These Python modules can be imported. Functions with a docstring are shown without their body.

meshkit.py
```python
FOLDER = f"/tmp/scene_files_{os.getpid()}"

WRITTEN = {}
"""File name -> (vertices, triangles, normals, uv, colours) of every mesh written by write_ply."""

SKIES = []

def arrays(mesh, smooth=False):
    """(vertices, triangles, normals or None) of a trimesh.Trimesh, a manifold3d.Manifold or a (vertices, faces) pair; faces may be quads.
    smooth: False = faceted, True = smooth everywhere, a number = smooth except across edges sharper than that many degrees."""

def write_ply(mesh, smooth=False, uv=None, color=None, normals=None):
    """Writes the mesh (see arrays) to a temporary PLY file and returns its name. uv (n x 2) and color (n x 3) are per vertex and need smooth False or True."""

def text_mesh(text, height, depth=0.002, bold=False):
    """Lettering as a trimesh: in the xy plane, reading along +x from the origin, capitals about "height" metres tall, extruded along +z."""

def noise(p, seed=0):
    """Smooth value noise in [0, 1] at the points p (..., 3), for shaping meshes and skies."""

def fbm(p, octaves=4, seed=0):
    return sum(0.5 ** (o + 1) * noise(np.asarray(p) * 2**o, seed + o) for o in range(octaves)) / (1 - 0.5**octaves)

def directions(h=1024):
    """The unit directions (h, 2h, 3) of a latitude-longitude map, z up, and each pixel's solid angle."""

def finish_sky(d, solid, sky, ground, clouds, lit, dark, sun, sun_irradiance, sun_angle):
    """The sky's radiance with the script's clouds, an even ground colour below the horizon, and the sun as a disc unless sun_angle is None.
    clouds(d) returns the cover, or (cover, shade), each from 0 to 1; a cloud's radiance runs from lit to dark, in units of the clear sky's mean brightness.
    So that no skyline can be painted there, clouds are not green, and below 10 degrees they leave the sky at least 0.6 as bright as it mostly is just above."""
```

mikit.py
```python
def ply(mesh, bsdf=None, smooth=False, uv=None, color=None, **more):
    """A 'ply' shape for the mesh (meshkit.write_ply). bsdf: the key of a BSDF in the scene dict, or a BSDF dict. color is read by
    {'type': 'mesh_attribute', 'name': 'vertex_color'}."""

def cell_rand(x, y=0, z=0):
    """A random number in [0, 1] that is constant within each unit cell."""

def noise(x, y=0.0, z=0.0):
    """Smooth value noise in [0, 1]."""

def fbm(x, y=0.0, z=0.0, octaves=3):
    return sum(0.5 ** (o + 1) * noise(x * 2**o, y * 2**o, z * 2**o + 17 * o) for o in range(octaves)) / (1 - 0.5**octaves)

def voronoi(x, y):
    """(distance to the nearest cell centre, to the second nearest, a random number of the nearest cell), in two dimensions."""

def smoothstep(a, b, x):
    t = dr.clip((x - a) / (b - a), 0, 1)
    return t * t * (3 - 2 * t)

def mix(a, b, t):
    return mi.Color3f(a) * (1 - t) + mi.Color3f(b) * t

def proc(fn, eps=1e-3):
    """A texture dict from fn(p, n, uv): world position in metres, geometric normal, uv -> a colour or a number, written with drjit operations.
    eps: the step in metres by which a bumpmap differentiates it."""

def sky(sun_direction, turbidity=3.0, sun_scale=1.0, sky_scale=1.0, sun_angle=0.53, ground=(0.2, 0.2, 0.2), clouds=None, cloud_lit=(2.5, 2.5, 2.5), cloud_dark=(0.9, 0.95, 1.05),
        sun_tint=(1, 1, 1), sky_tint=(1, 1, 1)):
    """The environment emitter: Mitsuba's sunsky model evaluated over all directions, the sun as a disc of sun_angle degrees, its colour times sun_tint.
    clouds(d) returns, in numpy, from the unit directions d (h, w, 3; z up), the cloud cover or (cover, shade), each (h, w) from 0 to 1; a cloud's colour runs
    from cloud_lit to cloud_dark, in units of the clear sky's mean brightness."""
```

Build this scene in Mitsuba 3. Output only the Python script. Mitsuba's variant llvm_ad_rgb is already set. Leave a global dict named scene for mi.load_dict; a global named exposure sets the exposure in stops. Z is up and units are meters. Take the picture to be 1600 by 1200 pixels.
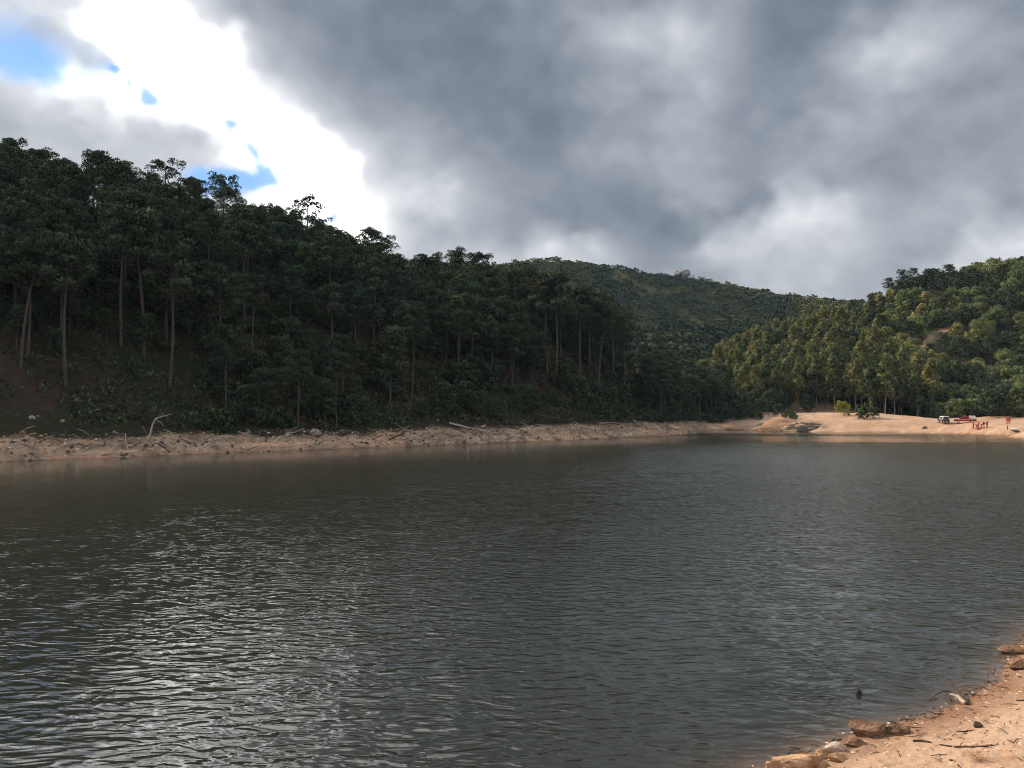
import math, random
import numpy as np, trimesh, mitsuba as mi, drjit as dr
import manifold3d as m3
import shapely, shapely.geometry as sg
from scipy.spatial import cKDTree
from scipy.interpolate import RBFInterpolator
import meshkit, mikit

T = mi.ScalarTransform4f
scene, labels = {}, {}
rng = np.random.default_rng(11)

# ------------------------------------------------------------------ camera, sky, sun, exposure
EYE = np.array([0.0, 0.0, 5.5]); F = 1280.0; PITCH = math.atan(45 / F)
scene['camera'] = {'type': 'perspective', 'fov': math.degrees(2 * math.atan(800 / F)), 'fov_axis': 'x', 'near_clip': 0.1, 'far_clip': 9000.0,
                   'to_world': T().look_at(origin=EYE.tolist(), target=[0, math.cos(PITCH), 5.5 + math.sin(PITCH)], up=[0, 0, 1])}
exposure = 3.22
SUN_AZ, SUN_EL = -54.0, 36.0
a_, e_ = math.radians(SUN_AZ), math.radians(SUN_EL)
SUN = (math.cos(e_) * math.sin(a_), math.cos(e_) * math.cos(a_), math.sin(e_))
LIT, DARK = 14.0, 0.60

# the cloud layer's large light and dark masses: azimuth, elevation (degrees), brightness; noise gives them their shapes
CLOUD_MASSES = np.array('''-38.5 24.6 0.72  -32.5 26.3 0.79  -25.6 27.8 1.22  -9.1 30.0 0.30  0.0 30.3 0.26  9.1 30.0 0.33  17.7 29.1 0.26  25.6 27.8 0.33  32.5 26.3 0.30  38.5 24.6 0.30  -32.5 23.4 0.73  -29.1 24.1 0.81  -27.3 24.5 1.22  -25.5 24.8 3.01  -23.6 25.1 1.67
-22.1 25.4 0.85  -20.5 25.6 0.55  -18.5 25.9 0.39  -15.5 26.3 0.30  -9.0 26.8 0.23  -4.5 27.1 0.23  0.0 27.1 0.26  2.3 27.1 0.30  4.5 27.1 0.34  9.0 26.8 0.31  13.4 26.5 0.36  15.5 26.3 0.38  17.6 26.0 0.25  21.7 25.5 0.21  24.7 25.0 0.25  27.0 24.5
0.38  28.7 24.2 0.33  32.5 23.4 0.30  -32.4 22.7 0.75  -30.4 23.1 0.75  -29.1 23.4 0.92  -27.3 23.7 3.38  -25.5 24.1 3.83  -23.2 24.4 2.29  -21.3 24.7 0.85  -19.9 24.9 0.61  -18.0 25.2 0.43  -15.5 25.5 0.31  -32.4 21.9 0.58  -30.4 22.3 0.61  -28.7
22.7 0.84  -27.3 22.9 3.01  -24.7 23.4 4.79  -21.6 23.9 3.38  -19.9 24.1 0.90  -18.6 24.3 0.73  -17.6 24.4 0.55  -15.9 24.6 0.39  -13.4 24.8 0.30  -9.0 25.2 0.25  -32.4 21.4 0.51  -30.4 21.8 0.55  -29.1 22.1 0.66  -27.6 22.3 0.87  -26.2 22.6 3.38
-21.6 23.3 4.79  -19.0 23.7 1.67  -18.2 23.8 0.73  -17.4 23.9 0.58  -15.9 24.0 0.43  -14.2 24.2 0.35  -11.2 24.5 0.27  -6.8 24.7 0.24  -2.3 24.9 0.23  0.0 24.9 0.27  4.5 24.8 0.38  6.8 24.7 0.47  9.0 24.6 0.61  11.7 24.4 0.65  13.4 24.3 0.55  15.5
24.1 0.38  17.6 23.9 0.27  20.9 23.4 0.27  22.4 23.2 0.38  24.3 22.9 0.58  26.2 22.6 0.61  27.3 22.4 0.55  29.1 22.1 0.40  32.4 21.4 0.35  -32.4 20.4 0.51  -30.4 20.8 0.55  -28.0 21.2 0.67  -26.7 21.4 0.90  -25.4 21.7 3.38  -21.6 22.2 4.79  -19.4
22.5 1.95  -18.2 22.7 0.78  -16.8 22.8 0.55  -14.7 23.0 0.40  -11.6 23.3 0.30  -6.8 23.6 0.25  0.0 23.7 0.26  4.5 23.7 0.33  9.0 23.5 0.49  11.6 23.3 0.55  14.2 23.1 0.43  16.8 22.8 0.29  19.6 22.5 0.27  21.6 22.2 0.33  23.6 22.0 0.49  26.2 21.5 0.55
28.3 21.2 0.40  32.4 20.4 0.34  -32.4 19.3 0.87  -30.4 19.7 1.22  -29.0 20.0 2.29  -25.4 20.6 3.83  -21.6 21.1 4.79  -19.2 21.4 3.01  -17.4 21.6 0.85  -15.5 21.8 0.55  -13.4 22.0 0.40  -9.9 22.3 0.30  -4.5 22.5 0.26  0.0 22.6 0.26  3.2 22.5 0.27  6.8
22.4 0.38  11.2 22.2 0.45  13.4 22.0 0.45  15.5 21.8 0.33  19.6 21.4 0.30  21.6 21.1 0.33  24.7 20.7 0.45  27.2 20.3 0.40  30.7 19.7 0.33  32.4 19.3 0.33  -32.3 18.7 0.66  -30.7 19.0 0.85  -29.0 19.3 1.95  -26.1 19.7 3.38  -21.6 20.4 4.79  -17.6 20.9
1.22  -15.9 21.0 0.75  -14.2 21.2 0.55  -11.6 21.4 0.38  -9.0 21.5 0.31  -4.5 21.7 0.27  0.0 21.4 0.25  3.2 21.4 0.25  6.8 21.2 0.33  9.9 21.1 0.38  12.5 20.9 0.46  13.6 20.8 0.49  15.1 20.7 0.35  17.6 20.5 0.30  20.0 20.2 0.33  23.1 19.8 0.40  25.4
19.5 0.38  29.0 18.9 0.33  32.3 18.3 0.33  -32.3 17.8 0.56  -30.7 18.1 0.63  -29.0 18.4 0.76  -27.2 18.7 0.84  -25.4 18.9 1.67  -21.6 19.4 4.29  -17.6 19.9 3.01  -15.9 20.1 0.90  -14.4 20.2 0.69  -12.3 20.3 0.49  -9.9 20.5 0.36  -6.8 20.7 0.29  -2.7
20.8 0.26  -32.3 16.5 0.55  -29.0 17.1 0.58  -26.8 17.4 0.66  -26.1 17.5 0.87  -25.4 17.6 0.63  -23.5 17.9 0.62  -21.8 18.1 0.75  -20.4 18.2 1.67  -17.5 18.5 3.83  -15.0 18.8 1.67  -13.3 18.9 0.79  -11.2 19.0 0.63  -8.1 19.2 0.46  -5.4 19.3 0.35
-2.3 19.4 0.29  0.0 19.4 0.26  4.5 19.3 0.27  5.9 19.3 0.33  9.0 19.1 0.33  11.6 19.0 0.41  12.9 18.9 0.43  15.0 18.8 0.31  17.5 18.5 0.30  20.0 18.3 0.38  22.0 18.1 0.43  23.9 17.8 0.38  27.2 17.4 0.33  32.3 16.5 0.33  -34.8 15.1 0.55  -32.3 15.5
0.54  -27.2 16.2 0.58  -23.5 16.7 0.60  -20.8 17.0 0.67  -19.6 17.2 1.07  -16.7 17.4 3.83  -13.3 17.7 3.01  -11.6 17.8 0.87  -9.9 17.9 0.66  -6.8 18.0 0.48  -4.1 18.1 0.35  0.0 18.1 0.28  5.4 18.1 0.32  9.0 17.9 0.36  11.2 17.8 0.49  12.5 17.7 0.43
14.6 17.6 0.31  17.5 17.3 0.33  21.5 16.9 0.38  25.4 16.5 0.34  28.9 16.0 0.34  32.3 15.5 0.33  -28.9 14.9 0.58  -25.3 15.3 0.58  -22.3 15.7 0.59  -20.3 15.9 0.70  -19.5 16.0 0.92  -15.4 16.3 3.83  -11.6 16.6 3.01  -10.7 16.6 0.79  -8.1 16.7 0.62
-5.4 16.8 0.49  -2.7 16.9 0.37  0.0 16.9 0.30  4.5 16.8 0.29  9.0 16.7 0.33  11.6 16.6 0.41  13.7 16.4 0.39  15.9 16.3 0.33  19.5 16.0 0.35  23.5 15.6 0.34  28.9 14.9 0.35  32.3 14.4 0.37  -21.5 14.6 0.73  -17.5 14.9 1.07  -13.3 15.2 3.83  -10.9 15.4
1.22  -9.8 15.4 0.84  -7.2 15.5 0.78  -5.4 15.6 0.62  -4.5 15.6 0.66  -2.7 15.6 0.46  -0.5 15.6 0.33  4.5 15.6 0.29  9.0 15.4 0.30  11.6 15.3 0.41  14.2 15.2 0.41  16.1 15.0 0.30  17.5 14.9 0.34  21.5 14.6 0.36  25.3 14.2 0.33  29.6 13.7 0.35  32.2
13.3 0.35  11.6 14.5 0.35  14.2 14.3 0.34  15.8 14.2 0.27  17.2 14.1 0.31  18.0 14.1 0.62  19.1 14.0 0.69  20.7 13.9 0.75  22.3 13.7 0.64  23.8 13.6 0.43  27.1 13.2 0.38  29.6 12.9 0.43  31.6 12.7 0.31  -17.5 13.1 1.22  -13.3 13.4 3.38  -9.8 13.5
1.67  -8.4 13.6 0.83  -7.2 13.6 0.62  -4.7 13.7 0.73  -3.6 13.7 0.54  -0.9 13.7 0.37  2.3 13.7 0.30  6.7 13.6 0.27  11.1 13.5 0.26  14.1 13.3 0.26  15.6 13.2 0.27  17.1 13.1 0.48  18.3 13.0 0.68  21.5 12.8 0.75  23.0 12.7 0.61  25.3 12.4 0.49  27.1
12.3 0.43  29.6 12.0 0.46  31.2 11.8 0.37  -10.7 12.2 2.29  -8.9 12.3 1.07  -7.8 12.3 0.68  -5.4 12.4 0.51  -2.7 12.4 0.45  0.0 12.4 0.34  4.5 12.4 0.28  8.9 12.3 0.26  12.4 12.1 0.29  13.7 12.1 0.43  15.4 12.0 0.55  17.5 11.9 0.62  19.9 11.7 0.65
21.5 11.6 0.64  23.4 11.4 0.58  25.3 11.3 0.46  28.8 10.9 0.36  30.9 10.7 0.51  32.8 10.5 0.61  -13.3 11.1 0.91  -8.1 11.3 0.69  -4.5 11.4 0.58  -1.4 11.4 0.55  1.4 11.4 0.62  3.2 11.4 0.75  5.4 11.4 0.71  6.7 11.3 0.50  8.3 11.3 0.37  11.6 11.2 0.34
12.6 11.1 0.55  13.3 11.1 0.67  16.6 11.0 0.58  19.9 10.8 0.58  21.5 10.6 0.67  25.3 10.4 0.46  28.1 10.1 0.41  29.9 9.9 0.69  32.2 9.7 0.75  -4.5 9.8 0.61  2.2 9.8 0.61  8.9 9.7 0.33  13.3 9.5 0.38  16.6 9.4 0.51  19.5 9.2 0.58  22.2 9.1 0.49  25.2
8.9 0.41  28.1 8.7 0.67  30.8 8.4 0.72  -25.2 7.1 0.51  -8.9 7.7 0.51  8.9 7.7 0.38  19.4 7.4 0.47  22.6 7.2 0.39  32.1 6.6 0.51  -32.0 1.7 0.49  -13.2 2.0 0.49  8.9 2.0 0.43  28.7 1.8 0.46  -38 29 2.4  -33 30 2.8  -28 31 3.0  -23 31.5 3.2  -18 32
3.0'''.split(), float).reshape(-1, 3)
# gaps of blue between the clouds: azimuth, elevation, half width, half height, turn (degrees), amount
CLOUD_GAPS = [(-31.22, 19.98, 2.3, .95, -10, .85), (-29.38, 21.14, 3.56, 1.78, -20, 0.55), (-32.08, 21.29, 2.22, 2, -0, 0.5), (-26.61, 21.11, 0.62, 0.4, -20, 0.9), (-24.21, 19.76, 0.84, 0.71, -0, 1.25), (-25.53, 20.3, 0.53, 0.31, 30, 0.7), (-19.14, 18.29, 0.4, 0.76, -20, 1), (-17.73, 17.01, 0.4, 1.69, 40, 0.95), (-19.74, 15.15, 1.78, 0.62, -0, 1.1), (-17.71, 15.2, 1.87, 0.62, 8, 1.05), (-16.19, 16.01, 0.62, 0.62, -0, 0.8), (-12.65, 13.26, 0.58, 0.4, -0, 1)]


def clouds(d):
    az = np.degrees(np.arctan2(d[..., 0], d[..., 1]))
    el = np.degrees(np.arcsin(np.clip(d[..., 2], -1, 1)))
    f = lambda k, s, o=5: meshkit.fbm(d * k + s * 3.7, o, s)
    n1, n3, n5 = f(4.2, 5, 6), f(13.0, 21, 5), f(34.0, 51, 4)
    # streaks of the layer run from lower left to upper right
    t = math.radians(32)
    a, b = az * math.cos(t) + el * math.sin(t), -az * math.sin(t) + el * math.cos(t)
    nw = meshkit.fbm(np.stack([a / 9.0, b / 3.6, 0 * a + 2.2], -1), 5, 61)
    wa = az + (f(13.0, 22) - .5) * 1.9 + (n5 - .5) * 1.5
    we = el + (f(13.0, 23) - .5) * 1.5 + (f(34.0, 24, 4) - .5) * 1.3
    inside = step(-40, -33, az) * (1 - step(33, 40, az)) * (1 - step(29, 36, el))
    light = .56 * np.exp((n1 - .5) * 2.0) + step(.53, .68, n1) * 1.0
    pick = inside > 0
    rbf = RBFInterpolator(CLOUD_MASSES[:, :2], np.log(CLOUD_MASSES[:, 2]), kernel='linear', smoothing=.01)
    seen = np.exp(rbf(np.stack([wa[pick], we[pick]], -1)))
    # the bright break of thin cloud in view goes on upwards towards the sun
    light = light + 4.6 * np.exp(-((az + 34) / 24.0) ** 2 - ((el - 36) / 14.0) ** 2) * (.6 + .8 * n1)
    light[pick] = light[pick] * (1 - inside[pick]) + seen * inside[pick]
    puff = sum(.5 ** (o + 1) * np.abs(2 * meshkit.noise(np.stack([wa / 7.5, we / 3.6, 0 * wa + .3], -1) * 2 ** o, 101 + o) - 1) for o in range(5))
    light *= 1.02 * np.exp((puff - .42) * .42 + (nw - .5) * .14 + (n3 - .5) * .22 + (n5 - .5) * .42 + (f(80.0, 91, 3) - .5) * .12)

    def blob(a0, e0, sa, se, turn):
        t = math.radians(turn)
        u, v = (wa - a0) * math.cos(t) + (we - e0) * math.sin(t), -(wa - a0) * math.sin(t) + (we - e0) * math.cos(t)
        return np.exp(-((u / sa) ** 2 + (v / se) ** 2))

    gap = sum(.80 * k * blob(a0, e0, sa, se, turn) for a0, e0, sa, se, turn, k in CLOUD_GAPS)
    gap = gap + (1 - inside) * step(.60, .72, f(3.4, 71, 6)) * .9
    gap = gap * (.30 + 1.4 * f(40.0, 81, 5)) + (n5 - .5) * .22
    cover = 1 - step(.08, .95, gap) * .92
    light = np.clip(light, .12, 4.3)
    return cover, np.clip((LIT - light * SKY_UNIT) / (LIT - DARK), 0, 1)


def step(a, b, x):
    t = np.clip((x - a) / (b - a), 0, 1)
    return t * t * (3 - 2 * t)


SKY_UNIT = 3.1   # the clouds' brightness is given relative to the clear sky's mean
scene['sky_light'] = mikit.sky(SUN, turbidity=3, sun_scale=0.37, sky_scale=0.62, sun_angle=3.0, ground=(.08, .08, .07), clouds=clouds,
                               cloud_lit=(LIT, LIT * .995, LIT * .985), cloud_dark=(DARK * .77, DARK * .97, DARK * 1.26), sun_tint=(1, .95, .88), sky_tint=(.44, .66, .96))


# ------------------------------------------------------------------ helpers
def ray(px, py):
    px, py = np.asarray(px, float), np.asarray(py, float)
    u, v = (px - 800) / F, (600 - py) / F
    c, s = math.cos(PITCH), math.sin(PITCH)
    return np.stack([u, c - v * s, s + v * c], -1)


def on_water(px, py):
    r = ray(px, py)
    return (EYE + r * (-EYE[2] / r[..., 2])[..., None])[..., :2]


def at(px, py, depth):
    r = ray(px, py)
    return EYE + r * (depth / r[..., 1])


def key_of(name):
    if name not in used_keys:
        used_keys.add(name)
        return name
    k = 1
    while f'{name}_{k:03d}' in used_keys:
        k += 1
    used_keys.add(f'{name}_{k:03d}')
    return f'{name}_{k:03d}'


used_keys = set()


def tag(key, label, cat=None, group=None, kind=None):
    labels[key] = {k: v for k, v in (('label', label), ('category', cat), ('group', group), ('kind', kind)) if v}


def thing(name, label, cat, group=None):
    k = key_of(name)
    tag(k, label, cat, group)
    return k


def part(root, name, mesh, bsdf, smooth=False, label=None, **more):
    k = key_of(root + '__' + name)
    scene[k] = mikit.ply(mesh, bsdf, smooth, **more)
    if label:
        labels[k] = {'label': label}
    return k


def solo(name, mesh, bsdf, label, cat, group=None, smooth=False, kind=None, **more):
    k = key_of(name)
    scene[k] = mikit.ply(mesh, bsdf, smooth, **more)
    tag(k, label, cat, group, kind)
    return k


def raw_ply(v, f, n, c, bsdf):
    return {'type': 'ply', 'filename': meshkit.write_ply((v, f), False, None, c, normals=n), 'face_normals': n is None, 'bsdf': {'type': 'ref', 'id': bsdf}}


def tube(pts, rad, n=6):
    pts, rad = np.asarray(pts, float), np.asarray(rad, float)
    t = np.gradient(pts, axis=0)
    t /= np.linalg.norm(t, axis=1, keepdims=True) + 1e-9
    ref = np.array([0, 0, 1.0]) if abs(t[:, 2]).mean() < .8 else np.array([1.0, 0, 0])
    x = np.cross(t, ref); x /= np.linalg.norm(x, axis=1, keepdims=True) + 1e-9
    y = np.cross(t, x)
    a = np.arange(n) * 2 * np.pi / n
    ring = pts[:, None] + rad[:, None, None] * (np.cos(a)[None, :, None] * x[:, None] + np.sin(a)[None, :, None] * y[:, None])
    v = np.vstack([ring.reshape(-1, 3), pts[:1], pts[-1:]])
    m = len(pts); f = []
    for i in range(m - 1):
        for j in range(n):
            p, q = i * n + j, i * n + (j + 1) % n
            f += [(p, p + n, q), (q, p + n, q + n)]
    for j in range(n):
        f += [(m * n, j, (j + 1) % n), (m * n + 1, (m - 1) * n + (j + 1) % n, (m - 1) * n + j)]
    return v, np.array(f)


def join(parts):
    vs, fs, at_ = [], [], 0
    for v, f in parts:
        vs.append(v); fs.append(np.asarray(f) + at_); at_ += len(v)
    return np.vstack(vs), np.vstack(fs)


def vary(c, k, n=None):
    return np.clip(np.asarray(c) * k, 0, 1)


# ------------------------------------------------------------------ materials
def P(color, rough=.6, **k):
    return {'type': 'twosided', 'bsdf': {'type': 'principled', 'base_color': {'type': 'rgb', 'value': list(color)}, 'roughness': rough, **k}}


VC = {'type': 'mesh_attribute', 'name': 'vertex_color'}
scene['foliage'] = {'type': 'twosided', 'bsdf': {'type': 'diffuse', 'reflectance': VC}}
scene['leaf_thin'] = {'type': 'principledthin', 'base_color': VC, 'roughness': .55, 'diff_trans': .7, 'spec_trans': 0.0}


def bark_fn(p, n, uv):
    return mikit.mix((.050, .042, .037), (.13, .108, .092), mikit.fbm(p.x * 9, p.y * 9, p.z * 1.6, 3))


scene['bark'] = {'type': 'twosided', 'bsdf': {'type': 'diffuse', 'reflectance': mikit.proc(bark_fn)}}
scene['pale_bark'] = {'type': 'twosided', 'bsdf': {'type': 'diffuse', 'reflectance': mikit.proc(lambda p, n, uv: mikit.mix((.13, .11, .09), (.30, .27, .23), mikit.fbm(p.x * 5, p.y * 5, p.z * .9, 3)))}}
scene['dead_wood'] = {'type': 'twosided', 'bsdf': {'type': 'diffuse', 'reflectance': mikit.proc(lambda p, n, uv: mikit.mix((.26, .22, .18), (.58, .51, .43), mikit.fbm(p.x * 4, p.y * 4, p.z * 4, 3)))}}
scene['dark_wood'] = {'type': 'twosided', 'bsdf': {'type': 'diffuse', 'reflectance': mikit.proc(lambda p, n, uv: mikit.mix((.03, .025, .02), (.12, .095, .075), mikit.fbm(p.x * 7, p.y * 7, p.z * 7, 3)))}}


def rock_fn(a, b):
    def fn(p, n, uv):
        s = mikit.fbm(p.x * 5, p.y * 5, p.z * 5, 4)
        return mikit.mix(a, b, mikit.smoothstep(.25, .75, s))
    return fn


scene['pale_rock'] = {'type': 'bumpmap', 'arbitrary': mikit.proc(lambda p, n, uv: mikit.fbm(p.x * 14, p.y * 14, p.z * 14, 3)), 'scale': .03, 'bsdf': {'type': 'diffuse', 'reflectance': mikit.proc(rock_fn((.22, .19, .16), (.46, .41, .35)))}}
scene['pale_fleck'] = {'type': 'diffuse', 'reflectance': mikit.proc(rock_fn((.34, .28, .22), (.62, .54, .45)))}
scene['dark_clod'] = {'type': 'diffuse', 'reflectance': mikit.proc(rock_fn((.05, .036, .027), (.16, .11, .08)))}
scene['grey_rock'] = {'type': 'diffuse', 'reflectance': mikit.proc(lambda p, n, uv: mikit.mix((.16, .165, .17), (.42, .43, .44), mikit.fbm(p.x * .5, p.y * .5, p.z * .3, 4)))}
scene['sand_rock'] = {'type': 'bumpmap', 'arbitrary': mikit.proc(lambda p, n, uv: mikit.fbm(p.x * 22, p.y * 22, p.z * 22, 4)), 'scale': .05, 'bsdf': {'type': 'diffuse', 'reflectance': mikit.proc(rock_fn((.26, .15, .09), (.52, .35, .24)))}}
scene['brown_rock'] = {'type': 'bumpmap', 'arbitrary': mikit.proc(lambda p, n, uv: mikit.fbm(p.x * 22, p.y * 22, p.z * 22, 4)), 'scale': .05, 'bsdf': {'type': 'diffuse', 'reflectance': mikit.proc(rock_fn((.10, .06, .04), (.28, .19, .13)))}}
def streak_fn(p, n, uv):
    s = mikit.fbm(p.x * .5 + p.z * 1.3, p.y * .3, p.z * 2.2 - p.x * .35, 4)
    return mikit.mix((.075, .07, .062), (.40, .30, .21), mikit.smoothstep(.50, .66, s))


scene['streaked_rock'] = {'type': 'bumpmap', 'arbitrary': mikit.proc(lambda p, n, uv: mikit.fbm(p.x * 3, p.y * 3, p.z * 3, 4)), 'scale': .15, 'bsdf': {'type': 'diffuse', 'reflectance': mikit.proc(streak_fn)}}
scene['ground_soil'] = {'type': 'twosided', 'bsdf': {'type': 'bumpmap', 'arbitrary': mikit.proc(lambda p, n, uv: mikit.fbm(p.x * 9, p.y * 9, p.z * 9, 4) * .06, .02), 'scale': 1.0, 'bsdf': {'type': 'diffuse', 'reflectance': VC}}}
for nm, col, ro in (('red_paint', (.42, .03, .03), .3), ('white_paint', (.78, .78, .76), .35), ('navy_paint', (.03, .035, .08), .3), ('window_glass', (.015, .017, .02), .08), ('tyre_rubber', (.02, .02, .02), .8),
                    ('rim_metal', (.6, .6, .6), .4), ('black_plastic', (.025, .025, .025), .5), ('lamp_red', (.35, .01, .01), .2), ('lamp_clear', (.7, .7, .65), .15), ('skin', (.45, .27, .19), .6), ('hair', (.03, .02, .015), .7),
                    ('red_cloth', (.55, .03, .03), .8), ('coral_cloth', (.80, .16, .10), .8), ('crimson_cloth', (.42, .03, .06), .8), ('dark_cloth', (.02, .022, .028), .8), ('grey_cloth', (.30, .30, .30), .8), ('boot_leather', (.02, .016, .014), .6),
                    ('pale_board', (.75, .72, .70), .5)):
    scene[nm] = P(col, ro)

# ------------------------------------------------------------------ terrain
left_shore = [(-800, 757), (-400, 739), (-150, 729), (0, 722), (200, 714), (400, 706), (600, 699), (800, 692), (1000, 683), (1050, 680), (1095, 675.5), (1118, 671.5)]
far_shore = [(1145, 671.3), (1200, 673.6), (1250, 674.7), (1300, 675.4), (1440, 676.8), (1500, 678.2), (1540, 679.3), (1572, 680.6)]
near_shore = [(1190, 1200), (1250, 1176), (1335, 1147), (1440, 1121), (1500, 1099), (1560, 1062), (1600, 992)]
poly = [tuple(on_water(*p)) for p in left_shore + far_shore] + [(126, 196), (114, 187), (108.5, 181), (117, 160), (119, 130), (106, 92), (80, 62), (45, 43), (27, 33), (17.8, 26.0)]
poly += [tuple(on_water(*p)) for p in near_shore[::-1]] + [(1.4, 10.8), (-1.5, 8.4), (-6, 5.5), (-14, 0), (-30, -8), (-62, 4), (-86, 36)]
pts = np.array(poly)
for _ in range(2):   # soften the corners
    nxt = np.roll(pts, -1, 0)
    pts = np.stack([pts * .75 + nxt * .25, pts * .25 + nxt * .75], 1).reshape(-1, 2)
LAKE = sg.Polygon(pts)
ring = LAKE.exterior
dense = np.array([ring.interpolate(s).coords[0] for s in np.arange(0, ring.length, .25)])
TREE = cKDTree(dense)
shapely.prepare(LAKE)

ctrl = []
def ridge(px, py, depth, tree):
    p = at(px, py, depth); ctrl.append((p[0], p[1], p[2] - tree))
for px, py, dp in ((-700, 170, 165), (-300, 190, 170), (0, 236, 175), (110, 248, 178), (200, 266, 181), (290, 292, 186), (370, 304, 190), (450, 322, 195), (530, 352, 200), (610, 393, 206), (660, 412, 216), (740, 412, 226), (850, 436, 236), (950, 474, 246), (1050, 522, 258), (1110, 550, 272)):
    ridge(px, py, dp, 14.5)
    p = at(px, py, dp); ctrl.append((p[0] * 1.45 - 30, p[1] * 1.45, max(4, p[2] - 36)))
for px, py, dp in ((1330, 478, 430), (1390, 436, 430), (1450, 414, 424), (1490, 424, 430), (1600, 396, 430), (1800, 345, 430), (2200, 320, 420)):
    ridge(px, py, dp, 11)
    p = at(px, py, dp); ctrl.append((p[0] * 1.25, p[1] * 1.25, p[2] - 30))
for px, py, dp in ((1110, 560, 345), (1160, 525, 385), (1230, 500, 392), (1300, 486, 400)):
    ridge(px, py, dp, 19)
for x, y, z in ((60, 300, 4), (100, 315, 5), (150, 305, 5), (185, 285, 4.5), (190, 220, 5), (260, 250, 14), (230, 310, 20), (205, 345, 30), (95, 480, 22), (150, 480, 28), (50, 400, 14), (0, 380, 10), (-60, 420, 10)):
    ctrl.append((x, y, z))
for px, py in ((200, 385), (500, 402), (620, 405), (700, 416), (800, 413), (830, 404), (900, 409), (1000, 424), (1060, 431), (1100, 437), (1200, 459), (1320, 474), (1450, 492), (1700, 520)):
    p = at(px, py, 900.0); ctrl.append((p[0], p[1], p[2] - 4)); ctrl.append((p[0] * 1.3, p[1] * 1.3, p[2] - 60))
for px, py, dp in ((850, 470, 760), (1000, 490, 720), (1150, 505, 700), (1250, 515, 650), (700, 520, 620), (950, 540, 600), (1100, 540, 560)):
    p = at(px, py, dp); ctrl.append(tuple(p))
for s in dense[::60]:
    if s[1] > 60:
        ctrl.append((s[0], s[1], 3.2))
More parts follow.
